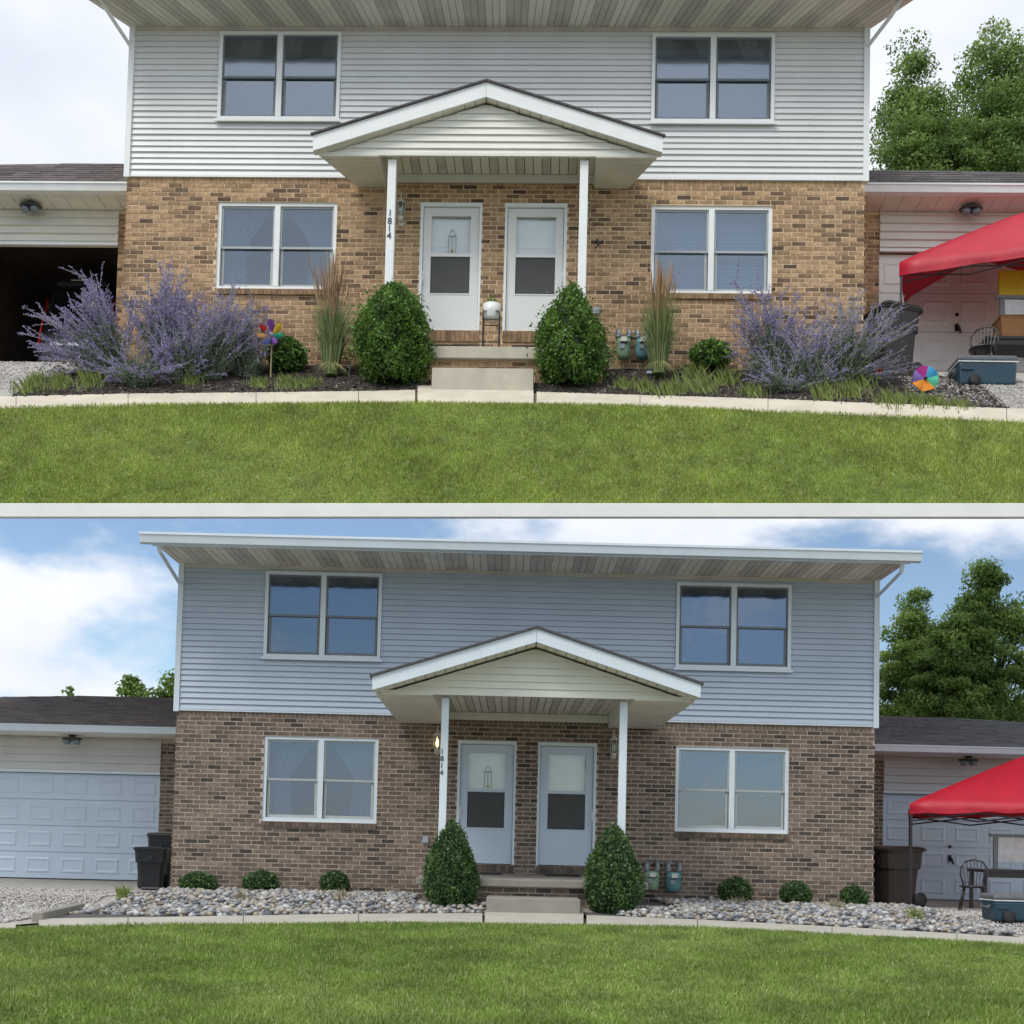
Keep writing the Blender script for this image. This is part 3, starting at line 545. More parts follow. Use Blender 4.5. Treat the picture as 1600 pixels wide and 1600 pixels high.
    for px0, px1, py in p['posts']:
        xa, xb = P.at(px0, py, yq).x, P.at(px1, py, yq).x
        b = MB(); b.box(xa, xb, yq, yq + (xb - xa), ztop + .02, zs - .006).box(xa - .012, xb + .012, yq - .012, yq + (xb - xa) + .012, ztop + .001, ztop + .06); po = b.build('porch_post', tm, root, bevel=.006)
        if px0 < 800:
            for ch, (cx_, cy_) in zip('1814', c['digits']):
                q = P.at(cx_, cy_, yq - .005); text(ch, c['dsize'], M['digit'], po, (q.x, yq - .005, q.z - .05), 'house_number')
    for i, (px, py) in enumerate(c['lanterns']):
        q = P.at(px, py, -.12); ln = lantern(root, P, q.x, q.z)
        MB().lathe([(.0, .02), (.018, .05), (.022, .10), (.012, .15), (0, .17)], 8, (q.x, -.12, q.z)).build('bulb', M['bulb'] if up and i == 0 else M['white'], ln, True)
    q = P.at(*c['outlet'], -.02); b = MB(); b.box(q.x - .05, q.x + .05, -.04, -.004, q.z - .06, q.z + .06); b.box(q.x - .04, q.x + .04, -.055, -.0401, q.z - .05, q.z + .03); b.build('outlet_box', M['outlet'], root, bevel=.006)
    if 'hook' in c: q = P.at(*c['hook'], -.03); b = MB(); b.tube([(q.x, -.004, q.z + .05), (q.x, -.07, q.z + .06), (q.x + .02, -.07, q.z - .02), (q.x - .03, -.05, q.z - .07)], .017); b.build('wall_hook', M['black'], root)
    return root, ztop
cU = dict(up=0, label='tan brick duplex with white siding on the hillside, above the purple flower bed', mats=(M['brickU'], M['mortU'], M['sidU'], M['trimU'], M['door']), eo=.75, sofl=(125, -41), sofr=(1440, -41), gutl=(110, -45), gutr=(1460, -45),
    panes=dict(ul=M['glassd'], ur=M['glassd'], ll=M['glass'], lr=M['glass']), dsl=[(150, -12, -.7), (168, 18, -.5), (205, 74, .04)], dsr=[(1412, -6, -.7), (1393, 24, -.5), (1350, 80, .04)],
    porch=dict(pf=.965, apt=(760, 128), apb=(760, 151), lt=(486, 211), lb=(489, 234), rt=(1037, 215), rb=(1035, 239), bl=(559, 293), br=(981, 297), ped=.16, pedz=.02, pp=.105, il=(593, 246), ir=(931, 249), post=.20, posts=[(604, 617, 330), (905, 918, 330)]),
    slab=dict(d=.80, top=(755, 541), l=(582, 545), r=(953, 550), bot=(755, 560)), step=dict(d=.32, tl=(675, 574), tr=(834, 576), h=.30), conc=M['conc'], digits=[(609.5, 332), (609, 344.5), (608.5, 356), (608, 367.5)], dsize=.135, lanterns=[(626, 339), (915, 341)], outlet=(932, 486), hook=(933, 382))
cL = dict(up=1, label='shade-toned brown brick duplex with shade-blued siding and deep eaves, behind the river stone bed', mats=(M['brickL'], M['mortL'], M['sidL'], M['trimL'], M['doorL']), eo=1.37, sofl=(238, 848), sofr=(1422, 884), gutl=(218, 845), gutr=(1440, 875),
    panes=dict(ul=M['glassb'], ur=M['glassb'], ll=M['glass'], lr=M['glassb']), dsl=[(247, 845, -1.38), (250, 862, -1.30), (282, 914, .04)], dsr=[(1411, 880, -1.38), (1408, 894, -1.30), (1369, 934, .04)],
    porch=dict(pf=4.05, apt=(839, 982), apb=(839, 1003), lt=(581, 1056), lb=(582, 1077), rt=(1096, 1071), rb=(1094, 1091), bl=(623, 1133), br=(1026, 1142), ped=.42, pedz=.02, pp=.092, il=(675, 1090), ir=(992, 1098), post=.55, posts=[(688, 699.5, 1180), (967.5, 979.5, 1180)]),
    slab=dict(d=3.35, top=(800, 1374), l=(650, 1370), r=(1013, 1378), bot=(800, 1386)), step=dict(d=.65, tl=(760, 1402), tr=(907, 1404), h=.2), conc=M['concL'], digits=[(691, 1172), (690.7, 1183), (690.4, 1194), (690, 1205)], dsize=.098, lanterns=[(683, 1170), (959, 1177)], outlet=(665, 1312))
hU, slabU = house(U, cU); hL, slabL = house(L, cL)

# ---------------------------------------------------------------- garages
def garage(P, side, c):
    root = thing(P, 'garage', c['label'], 'garage'); gy = c['gy']; A = lambda q, y=None: P.at(*q, gy if y is None else y)
    bm, mm, sm, tm = c['mats']; xw = 0 if side < 0 else W; s = side
    xe = A(c['end']).x; zsof = A(c['sof']).z; zh = A(c['head']).z; z0 = P.g(gy) - .05; xp = A(c['pier']).x
    a, d = sorted((xw, xp)); b = MB(); b.box(a, d, gy + .009, gy + .2, z0 - .2, zsof); pw = b.build('brick_pier', mm, root); brick_field(pw, bm, a, d, z0 - .1, z0 - .1 + CO * int((zsof - z0 + .1) / CO), [], gy, 77 + s)
    a, d = sorted((xp, xe)); b = MB(); b.box(a, d, gy + .012, gy + .12, zh, zsof); hw = b.build('header_wall', sm, root); clap(hw, sm, a, d, zh + .03, zsof - .005, [], c['pitch'], gy, None, .052)
    b = MB(); b.box(a, d, gy - .03, gy + .011, zh - .03, zh + .028); b.build('door_head_trim', tm, root)
    # body behind: side, back, ceiling
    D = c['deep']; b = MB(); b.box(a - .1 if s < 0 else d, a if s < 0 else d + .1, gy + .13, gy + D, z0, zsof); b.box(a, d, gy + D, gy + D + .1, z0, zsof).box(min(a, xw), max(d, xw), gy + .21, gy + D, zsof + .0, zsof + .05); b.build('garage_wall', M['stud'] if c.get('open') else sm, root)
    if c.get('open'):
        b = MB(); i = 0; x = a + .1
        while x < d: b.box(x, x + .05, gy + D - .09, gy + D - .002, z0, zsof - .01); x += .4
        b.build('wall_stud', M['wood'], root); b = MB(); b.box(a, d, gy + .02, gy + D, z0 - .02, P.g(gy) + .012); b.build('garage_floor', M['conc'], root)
    else:
        zt = zh - .034; zb = P.g(gy) + .01; dr = MB(); dr.box(a, d, gy + .10, gy + .14, zb, zt); door = dr.build('garage_door', c['door'], root)
        nrow = 4; hgt = (zt - zb) / nrow; ex = d if s < 0 else a; pw_ = c['panel']; ncol = int((d - a) / pw_) + 1
        for r_ in range(nrow):
            zz = zb + r_ * hgt; b = MB(); b.box(a, d, gy + .075, gy + .099, zz + .006, zz + hgt - .006); b.build('door_section', c['door'], door)
            for k in range(ncol):
                x1 = ex + s * (k * pw_ + .14 * pw_); x2 = ex + s * ((k + 1) * pw_ - .14 * pw_); x1, x2 = min(x1, x2), max(x1, x2)
                if x1 < a or x2 > d: continue
                y1, y2 = zz + hgt * .2, zz + hgt * .8; g = .035; b = MB()
                o = [(x1, y1), (x2, y1), (x2, y2), (x1, y2)]; q = [(x1 + g, y1 + g), (x2 - g, y1 + g), (x2 - g, y2 - g), (x1 + g, y2 - g)]; q2 = [(x1 + 2 * g, y1 + 2 * g), (x2 - 2 * g, y1 + 2 * g), (x2 - 2 * g, y2 - 2 * g), (x1 + 2 * g, y2 - 2 * g)]
                vs = [(x, gy + .0735, z) for x, z in o] + [(x, gy + .060, z) for x, z in q] + [(x, gy + .072, z) for x, z in q2]
                b.add(vs, [(i, (i + 1) % 4, 4 + (i + 1) % 4, 4 + i) for i in range(4)] + [(4 + i, 4 + (i + 1) % 4, 8 + (i + 1) % 4, 8 + i) for i in range(4)] + [(8, 9, 10, 11)]); b.build('raised_panel', c['door'], door)
        if 'handle' in c:
            q = A(c['handle']); b = MB(); b.lathe([(0, 0), (.03, .004), (.03, .02), (0, .024)], 10, (q.x, gy + .07, q.z + .22), axis='y'); b.tube([(q.x, gy + .05, q.z + .03), (q.x + .02, gy + .01, q.z), (q.x + .05, gy + .02, q.z - .10)], .018); b.box(q.x - .03, q.x + .03, gy + .055, gy + .0735, q.z - .05, q.z + .07); b.build('door_handle', M['black'], door)
    # soffit, gutter, roof
    ge = c['ge']; zf = zsof; xo = xe + s * .3; a2, d2 = sorted((xw + .02 * s, xo)); n = max(3, int((d2 - a2) / .28)); sk = c.get('skew', .5)
    b = MB(); b.box(a2, d2, gy - ge, gy + .2, zf + .012, zf + .04); so = b.build('soffit', M['creamd'], root)
    for i in range(n):
        x0, x1 = a2 + (d2 - a2) * i / n + .006, a2 + (d2 - a2) * (i + 1) / n - .006; b = MB(); b.box(x0, x1, gy - ge, gy - .001, zf, zf + .011); b.build('soffit_panel', c['sofm'], so)
    gh = c['gh']; b = MB(); pr = [(-.0, zf - .01), (-.09, zf + .005), (-.115, zf + gh * .8), (-.13, zf + gh * .8), (-.13, zf + gh), (0, zf + gh)]; m = len(pr)
    vs = [(a2, gy - ge + y, z) for y, z in pr] + [(d2, gy - ge + y, z) for y, z in pr]
    b.add(vs, [tuple(range(m - 1, -1, -1)), tuple(range(m, 2 * m))] + [(i, (i + 1) % m, m + (i + 1) % m, m + i) for i in range(m)]); b.build('gutter', tm, root)
    ze = zf + gh - .015; pt = c['pitchroof']; ye = gy - ge - .04
    zr = c['ridge_z'](P, ye, ze, pt); run = (zr - ze) / pt; hipx = A(c['hip'], ye + run).x
    rt = MB(); xin = xw + .03 * s
    def roofz(x, t): return ze + (zr - ze) * t
    hi = min(abs(hipx - xin), abs(xo - xin)); far = xo + s * 1.0; nxr = 2; drop = c['drop'] * (zr - ze)
    V = [(xin, ye, ze), (far, ye, ze), (far, ye + run * (1 - c['drop']), zr - drop), (hipx, ye + run, zr), (xin, ye + run, zr), (far, ye + run + 3.2, zr - drop - .5), (xin, ye + run + 3.2, zr - .5), (far, ye + run + 3.2, ze - .03), (xin, ye + run + 3.2, ze - .03), (xin, ye, ze - .03), (far, ye, ze - .03)]
    fs = [(0, 1, 2, 3, 4), (4, 3, 2, 5, 6), (6, 5, 7, 8), (9, 10, 1, 0), (9, 8, 7, 10), (0, 4, 6, 8, 9), (1, 10, 7, 5, 2)]; rt.add(V, fs if s > 0 else [f[::-1] for f in fs]); rf = rt.build('roof', c['shing'], root)
    b = MB(); r = random.Random(9); ln = math.hypot(run, zr - ze); nr2 = int(ln / .125); nx, nz = 0, 0; ux, uz = run / ln, (zr - ze) / ln
    for k in range(nr2):
        t0, t1 = k / nr2, min(1, (k + 1.15) / nr2); x = 0; lim = abs(far - xin) if t1 < 1 - c['drop'] else abs(far - xin) * (1 - (t1 - 1 + c['drop']) / max(.01, c['drop'])) + abs(hipx - xin) * ((t1 - 1 + c['drop']) / max(.01, c['drop']))
        x = -r.uniform(0, .3)
        while x < lim:
            w_ = r.uniform(.2, .36); xa, xb = max(0, x), min(x + w_ - .006, lim); x += w_
            if xb - xa < .03: continue
            lift = .012 + r.uniform(0, .006); P0 = lambda xx, t, o: (xin + s * xx, ye + run * t - uz * o, ze + (zr - ze) * t + ux * o)
            q = [P0(xa, t0, .004), P0(xb, t0, .004), P0(xb, t1, .002), P0(xa, t1, .002), P0(xa, t0, lift), P0(xb, t0, lift), P0(xb, t1, .006), P0(xa, t1, .006)]
            b.hexa(q if s > 0 else [q[i] for i in (1, 0, 3, 2, 5, 4, 7, 6)], min(1, max(0, r.gauss(.5, .22))))
    b.build('shingle_courses', c['shing'], rf, kind='stuff')
    q = A(c['light'], gy - ge * .45); b = MB(); b.lathe([(.0, .0), (.07, -.0), (.06, -.03), (0, -.035)], 12, (q.x, q.y, zf - .001)); b.lathe([(.17, -.05), (.19, -.07), (.17, -.09), (0, -.045)], 16, (q.x, q.y, zf), 1, .7)
    fx = b.build('floodlight', M['fixture'], root, True)
    for k in (-.07, .07): b = MB(); b.lathe([(.07, -.085), (.075, -.13), (.05, -.17), (0, -.175)], 10, (q.x + k * 1.15, q.y - .02, zf)); b.build('lamp_bowl', M['steel'], fx, True)
    return root
def ridge(py, px):
    def f(P, ye, ze, pt):
        lo, hi = 0, 8
        for _ in range(50):
            m = (lo + hi) / 2
            if P.at(px, py, ye + m).z > ze + pt * m: lo = m
            else: hi = m
        return ze + pt * lo
    return f
gc = dict(mats=(M['brickU'], M['mortU'], M['creamsid'], M['trimU']), shing=M['shingb'], sofm=M['cream'], door=M['door'], pitch=.135, drop=.15)
gU_l = garage(U, -1, dict(gc, label='open garage with white siding header and dark interior, left of the hillside house', gy=1.55, end=(-70, 330), sof=(120, 328), head=(120, 381), pier=(184, 400), deep=3.6, open=True, ge=.5, gh=.135, pitchroof=.95, ridge_z=ridge(256, 150), hip=(95, 256), light=(48, 322)))
gU_r = garage(U, 1, dict(gc, label='closed white panelled garage behind the red canopy, right of the hillside house', shing=M['shing'], gy=1.55, end=(1680, 330), sof=(1420, 331), head=(1420, 391), pier=(1374, 400), deep=3.6, ge=.5, gh=.135, pitchroof=.95, ridge_z=ridge(267, 1420), hip=(1500, 268), light=(1517, 330), panel=.62, handle=(1497, 510)))
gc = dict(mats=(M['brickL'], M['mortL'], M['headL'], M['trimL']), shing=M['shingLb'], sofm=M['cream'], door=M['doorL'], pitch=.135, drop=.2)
gL_l = garage(L, -1, dict(gc, label='closed garage with shade-blued panel door, left of the lower house', gy=2.6, end=(-70, 1150), sof=(140, 1152), head=(140, 1206), pier=(249, 1250), deep=3.6, ge=.95, gh=.12, pitchroof=.27, ridge_z=ridge(1088, 150), hip=(120, 1088), light=(113, 1148), panel=.62))
gL_r = garage(L, 1, dict(gc, label='closed garage with pinkish header siding behind the canopy, right of the lower house', shing=M['shingL'], gy=2.6, end=(1680, 1185), sof=(1440, 1183), head=(1440, 1238), pier=(1380, 1250), deep=3.6, ge=.95, gh=.12, pitchroof=.27, ridge_z=ridge(1121, 1440), hip=(1500, 1122), light=(1513, 1182), panel=.62, handle=(1486, 1342)))

# ---------------------------------------------------------------- plants
def leaves(pts, size, g, asp=.5, up=0.0, tint=None):
    n = len(pts); a = g.normal(size=(n, 3)); a[:, 2] += up; a /= np.linalg.norm(a, axis=1)[:, None]; b = np.cross(a, g.normal(size=(n, 3))); b /= np.linalg.norm(b, axis=1)[:, None] + 1e-9
    s = (size * g.uniform(.6, 1.3, n))[:, None]; v = np.empty((n, 4, 3)); v[:, 0] = pts - a * s; v[:, 1] = pts + b * s * asp; v[:, 2] = pts + a * s; v[:, 3] = pts - b * s * asp
    f = np.arange(n * 4).reshape(n, 4); t = np.clip(g.normal(.5, .22, n) if tint is None else tint, 0, 1); return v.reshape(-1, 3), f, np.repeat(t, 4)
def bush(P, name, label, px, base, top, wpx, prof, nleaf, size, m, seed, cat='shrub', group=None, shag=.06, y=None):
    g = np.random.default_rng(seed); o = P.atg(px, base) if y is None else P.at(px, base, y)
    if y is None and o.y > -.42: o = P.at(px, base, -.42); o.z = gL(-.42)
    H = P.at(px, top, o.y).z - o.z; Rr = (P.at(px + wpx / 2, base, o.y).x - P.at(px - wpx / 2, base, o.y).x) / 2
    root = thing(P, name, label, cat, o, group=group); zs_ = np.array([q[0] for q in prof]) * H; rs = np.array([q[1] for q in prof]) * Rr
    zz = g.uniform(0, H, nleaf * 3); keep = g.random(nleaf * 3) < (np.interp(zz, zs_, rs) + .05 * Rr) / (Rr * 1.05); zz = zz[keep][:nleaf]; n = len(zz); an = g.uniform(0, 2 * np.pi, n)
    lump = 1 + shag * (.9 * np.sin(an * 3 + zz * 7 / H) + .7 * np.sin(an * 7 - zz * 17 / H + 1) + .6 * np.sin(an * 13 + zz * 29 / H))
    dep = np.abs(g.normal(0, 1, n)); rr = np.interp(zz, zs_, rs) * lump - dep * shag * Rr * 1.2 + (g.random(n) < .10) * shag * Rr * g.random(n) * 2.8; rr = np.maximum(rr, 0)
    p = np.c_[np.cos(an) * rr, np.sin(an) * rr, zz + g.normal(0, .02, n) * H]
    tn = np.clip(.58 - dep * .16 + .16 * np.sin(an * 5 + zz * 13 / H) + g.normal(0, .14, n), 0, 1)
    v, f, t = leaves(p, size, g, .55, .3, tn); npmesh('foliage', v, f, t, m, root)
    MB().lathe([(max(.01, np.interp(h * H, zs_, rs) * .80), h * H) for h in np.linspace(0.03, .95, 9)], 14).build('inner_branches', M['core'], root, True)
    MB().tube([(0, 0, -.12), (0, 0, .25 * H)], .03).build('stem', M['bark'], root); return root
CONE = [(0, .62), (.10, .86), (.25, 1), (.42, .96), (.6, .80), (.78, .56), (.9, .36), (.97, .2), (1, .06)]
FAT = [(0, .60), (.1, .85), (.28, 1), (.5, 1), (.7, .86), (.85, .62), (.95, .34), (1, .1)]
BALL = [(0, .55), (.15, .85), (.4, 1), (.65, .95), (.85, .68), (.96, .32), (1, .1)]
bush(U, 'cone_shrub', 'shaggy bright green upright shrub left of the sand coloured step', 613, 600, 445, 112, FAT, 16000, .026, M['boxU'], 1, group='upright shrubs flanking the doors of the hillside house', shag=.10)
bush(U, 'cone_shrub', 'shaggy bright green upright shrub right of the sand coloured step', 890, 602, 446, 106, CONE, 16000, .026, M['boxU'], 2, group='upright shrubs flanking the doors of the hillside house', shag=.13)
bush(L, 'cone_shrub', 'clipped dark green cone shrub left of the grey step', 703, 1417, 1282, 86, CONE, 8000, .021, M['boxL'], 3, group='clipped cone shrubs by the grey step', shag=.05)
bush(L, 'cone_shrub', 'clipped dark green cone shrub right of the grey step', 957, 1424, 1290, 92, CONE, 8000, .021, M['boxL'], 4, group='clipped cone shrubs by the grey step', shag=.05)
bush(U, 'round_shrub', 'small round green shrub behind the many coloured pinwheel', 447, 580, 528, 60, BALL, 1800, .034, M['boxU'], 5, shag=.12, y=-.35)
bush(U, 'round_shrub', 'small round bright green shrub under the right window of the hillside house', 1109, 577, 534, 62, BALL, 1800, .034, M['boxU'], 6, shag=.1, y=-.4)
for i, (px, bt, tp, wd, t) in enumerate([(310, 1396, 1362, 58, 'leftmost, beside the black bins'), (408, 1396, 1360, 55, 'middle one of the three left of the porch'), (523, 1393, 1360, 44, 'nearest the porch on its left'),
        (1149, 1405, 1370, 52, 'right of the teal gas meter, under the window'), (1243, 1408, 1376, 48, 'middle one of the three right of the gas meters'), (1334, 1414, 1384, 42, 'nearest the brown bin')]):
    bush(L, 'round_shrub', 'round shrub in river stones, ' + t, px, bt, tp, wd, BALL, 2200, .022, M['boxL'], 20 + i, group='round shrubs in the stone bed', shag=.07)

def tree(P, label, px, y, top, wpx, base, seed, n=15000, group=None, lobes=None, size=.034):
    g = np.random.default_rng(seed); q = P.at(px, base, y); o = Vector((q.x, y, min(q.z, P.g(y)) if base is None else P.g(y))); H = P.at(px, top, y).z - o.z; Wd = (P.at(px + wpx / 2, top, y).x - P.at(px - wpx / 2, top, y).x) / 2
    root = thing(P, 'tree', label, 'tree', o, group=group); b = MB(); b.tube([(0, 0, -.1), (.05 * Wd, 0, H * .3), (-.03 * Wd, .05, H * .62), (0, 0, H * .9)], .05 * H ** .5 + .03, .02, 7); b.build('trunk', M['bark'], root, True)
    nc = 220; c = []
    while len(c) < nc:
        p = g.uniform(-1, 1, 3)
        if np.linalg.norm(p) < 1 and np.linalg.norm(p) > .25: c.append(p)
    c = np.array(c); wz = .62 + .38 * np.sqrt(np.clip(1 - np.abs(c[:, 2] + .15), 0, 1)); ctr = np.c_[c[:, 0] * Wd * wz * .93, c[:, 1] * min(Wd, .95) * wz, H * (.56 + .41 * c[:, 2])]
    b = MB()
    for k in range(0, nc, 3):
        e = ctr[k]; z0 = max(.15 * H, e[2] - .35 * H); b.tube([(0, 0, z0), (e[0] * .5, e[1] * .5, (z0 + e[2]) / 2 + .04 * H), tuple(e)], .022 * H ** .5, .006, 5)
    b.build('limbs', M['bark'], root, True)
    per = n // nc; cr = g.uniform(.09, .18, nc) * (Wd + H * .5) * .54; idx = np.repeat(np.arange(nc), per); d = g.normal(0, 1, (len(idx), 3)); d *= (g.random(len(idx)) ** .45 / np.linalg.norm(d, axis=1))[:, None]; d[:, 2] *= .62
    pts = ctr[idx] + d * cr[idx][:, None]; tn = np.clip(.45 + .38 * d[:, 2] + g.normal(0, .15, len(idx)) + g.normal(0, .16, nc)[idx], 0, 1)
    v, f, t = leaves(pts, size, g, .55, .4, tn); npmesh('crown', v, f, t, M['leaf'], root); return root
tree(U, 'tall leafy tree at the right edge behind the garage of the hillside house', 1560, 4.9, 5, 190, 570, 41, 70000, 'trees behind the hillside house')
tree(U, 'broad leafy tree just right of the downspout of the hillside house', 1420, 5.2, 55, 150, 570, 42, 70000, 'trees behind the hillside house')
tree(U, 'lower leafy tree filling the gap between the two taller crowns above', 1492, 4.7, 120, 150, 570, 43, 70000, 'trees behind the hillside house')
tree(L, 'tall leafy tree at the right edge behind the lower garage', 1545, 15.5, 862, 170, 1400, 44, 70000, 'trees behind the lower house', size=.05)
tree(L, 'leafy tree just right of the downspout of the lower house', 1425, 16.5, 908, 140, 1400, 45, 70000, 'trees behind the lower house', size=.05)
tree(L, 'leafy tree between the two taller crowns behind the lower garage', 1485, 15, 935, 150, 1400, 46, 70000, 'trees behind the lower house', size=.05)
tree(L, 'small dark tree top just left of the lower house wall', 252, 15, 1040, 84, 1380, 47, 6000, 'tree tops over the left garage roof', size=.08)
tree(L, 'small dark round tree top over the middle of the left garage roof', 195, 15.5, 1044, 80, 1380, 48, 6000, 'tree tops over the left garage roof', size=.08)
tree(L, 'low tree top barely showing over the left garage roof', 97, 16, 1066, 60, 1380, 49, 4000, 'tree tops over the left garage roof', size=.08)

def sage(P, label, px, base, tops, seed, purple=.7, ns=46, y=None, group='purple sage plants'):
    g = random.Random(seed); o = P.atg(px, base) if y is None else P.at(px, base, y); root = thing(P, 'sage_plant', label, 'flower', o, group=group)
    st = MB(); fp = []; ft = []; lp = []; lt = []
    for k in range(ns):
        tx, ty = g.choice(tops); tx += g.gauss(0, 20); ty += g.gauss(0, 17); yy = o.y + g.uniform(-.45, .25); e = P.at(tx, ty, yy) - o; e.z = max(e.z, .08)
        b0 = Vector((g.uniform(-.12, .12), g.uniform(-.08, .08), -.04)); mid = b0.lerp(e, .5) + Vector((0, 0, .18 * e.length * g.uniform(.2, 1))) - Vector((e.x * .12, 0, 0))
        bez = lambda t: b0 * (1 - t) ** 2 + mid * 2 * t * (1 - t) + e * t * t
        st.tube([bez(t) for t in (0, .3, .6, 1)], .007, .003, 4); ln = e.length; nf = int(44 * ln * purple) + 6
        for j in range(int(95 * ln)):
            t = g.uniform(.05, .62); p = bez(t) + Vector([g.gauss(0, .05 * (1.1 - t)) for _ in range(3)]); lp.append(p); lt.append(g.gauss(.5, .2))
        for sp in range(5):                                       # side spikes near the tip
            t0 = g.uniform(.5, .95); q = bez(t0); dr = ((bez(min(1, t0 + .05)) - q).normalized() + Vector([g.gauss(0, .45) for _ in range(3)])).normalized(); le = ln * g.uniform(.10, .26)
            st.tube([q, q + dr * le], .004, .002, 3)
            for j in range(nf // 3):
                fp.append(q + dr * le * g.uniform(.15, 1) + Vector([g.gauss(0, .008) for _ in range(3)])); ft.append(g.gauss(.5, .25))
        for j in range(nf): fp.append(bez(g.uniform(.58, 1)) + Vector([g.gauss(0, .010) for _ in range(3)])); ft.append(g.gauss(.5, .25))
    st.build('stems', M['sagestem'], root); ng = np.random.default_rng(seed)
    v, f, t = leaves(np.array([tuple(p) for p in lp]), .026, ng, .3, .5, np.clip(lt, 0, 1)); npmesh('leaves', v, f, t, M['sageleaf'], root)
    v, f, t = leaves(np.array([tuple(p) for p in fp]), .014, ng, .6, .3, np.clip(ft, 0, 1)); npmesh('flowers', v, f, t, M['sageflower'], root)
sage(U, 'purple sage leaning left across the open garage', 185, 590, [(75, 545), (95, 505), (120, 490), (150, 460), (70, 520), (140, 530), (165, 480), (110, 560), (130, 580), (190, 490)], 1, .95, 95)
sage(U, 'purple sage standing tallest beside the brick corner', 255, 585, [(215, 470), (240, 455), (260, 462), (280, 465), (230, 500), (290, 490)], 2, .8, 100)
sage(U, 'purple sage drooping over the mulch, lowest of the left clump', 215, 602, [(160, 590), (180, 570), (200, 600), (230, 570), (250, 560), (190, 550), (265, 545)], 3, .8, 60)
sage(U, 'pale purple sage under the left curtained window', 330, 592, [(320, 480), (345, 475), (365, 480), (395, 500), (300, 500), (285, 545), (385, 520), (350, 505)], 4, .55, 105)
sage(U, 'purple sage under the right blind window', 1205, 596, [(1175, 485), (1195, 480), (1215, 490), (1240, 505), (1265, 510), (1180, 520), (1160, 535), (1290, 540), (1250, 560)], 5, .75, 105)
sage(U, 'silvery low sage drooping to the path edge', 1225, 612, [(1190, 590), (1215, 600), (1240, 610), (1255, 590), (1205, 570)], 6, .35, 45)
sage(U, 'faded grey sage leaning right in front of the brown bin', 1310, 602, [(1310, 490), (1330, 485), (1300, 505), (1345, 510), (1390, 490), (1400, 510), (1375, 530), (1395, 575), (1370, 560), (1405, 590)], 7, .28, 95)

sage(U, 'purple sage filling the middle of the left clump, behind the drooping one', 290, 596, [(262, 520), (285, 505), (310, 515), (325, 535), (250, 545), (300, 550), (335, 560)], 8, .6, 80)
sage(U, 'thin pale sage nearest the petal pinwheel', 385, 588, [(372, 500), (395, 492), (405, 520), (380, 540), (398, 555)], 9, .4, 50)
sage(U, 'green and purple sage between the two right clumps', 1268, 606, [(1250, 530), (1275, 520), (1290, 545), (1262, 565), (1300, 575)], 10, .5, 60)
def reed(P, label, px, base, mid, top, wpx, lean, seed, y):
    g = random.Random(seed); o = P.at(px, base, y); root = thing(P, 'feather_grass', label, 'grass plant', o, group='feather reed grasses'); b = MB(); q = MB(); sc = (P.at(px + 50, base, y).x - P.at(px - 50, base, y).x) / 100
    Hm, Ht = P.at(px, mid, y).z - o.z, P.at(px, top, y).z - o.z
    for k in range(480):
        h = Hm * g.uniform(.45, 1.08); a = g.uniform(0, 6.283); r0 = g.uniform(0, .10); sp = wpx * sc * .5 * g.uniform(.1, 1); x0, y0 = r0 * math.cos(a), r0 * math.sin(a); x1, y1 = sp * math.cos(a), sp * math.sin(a) * .8; dr = g.random() < .25
        pts = [(x0, y0, -.03), (x0 + (x1 - x0) * .35, y0 + (y1 - y0) * .35, h * .55), (x1, y1, h * (.92 if not dr else .75))]; wv = .007
        vs = []
        for i, p in enumerate(pts): wd = wv * (1, .8, .1)[i]; vs += [(p[0] - wd, p[1], p[2]), (p[0] + wd, p[1], p[2])]
        if dr: vs += [(x1 * 1.35 - .001, y1 * 1.3, h * .55), (x1 * 1.35 + .001, y1 * 1.3, h * .55)]
        b.add(vs, [(2 * i, 2 * i + 1, 2 * i + 3, 2 * i + 2) for i in range(len(vs) // 2 - 1)], min(1, max(0, g.gauss(.4, .3))))
    for k in range(80):                                            # dry skirt
        a = g.uniform(0, 6.283); l = g.uniform(.12, .3); b.add([(.05 * math.cos(a), .05 * math.sin(a), .2), (.05 * math.cos(a) + .01, .05 * math.sin(a), .2), (l * math.cos(a), l * math.sin(a), -.02)], [(0, 1, 2)], 1)
    for k in range(95):
        a = g.uniform(0, 6.283); sp = wpx * sc * .36 * g.random(); x1, y1 = sp * math.cos(a) + lean * sc * g.random() ** 2 * (1 if g.random() < .3 else .2), sp * math.sin(a); h = Ht * g.uniform(.78, 1.0); z0 = Hm * .6
        q.tube([(x1 * .4, y1 * .4, z0), (x1 * .8, y1 * .8, h * .78)], .003, .003, 3, .3); q.tube([(x1 * .8, y1 * .8, h * .78), (x1 * .92, y1 * .92, h * .88), (x1, y1, h)], .008, .002, 4, g.random())
    b.build('blades', M['reed'], root); q.build('plumes', M['plume'], root)
reed(U, 'tall feather reed grass with tan plumes before the left curtained window', 517, 584, 455, 395, 80, -40, 1, -.55)
reed(U, 'tall feather reed grass with tan plumes beside the gas meters', 1029, 582, 452, 405, 80, 14, 2, -.55)

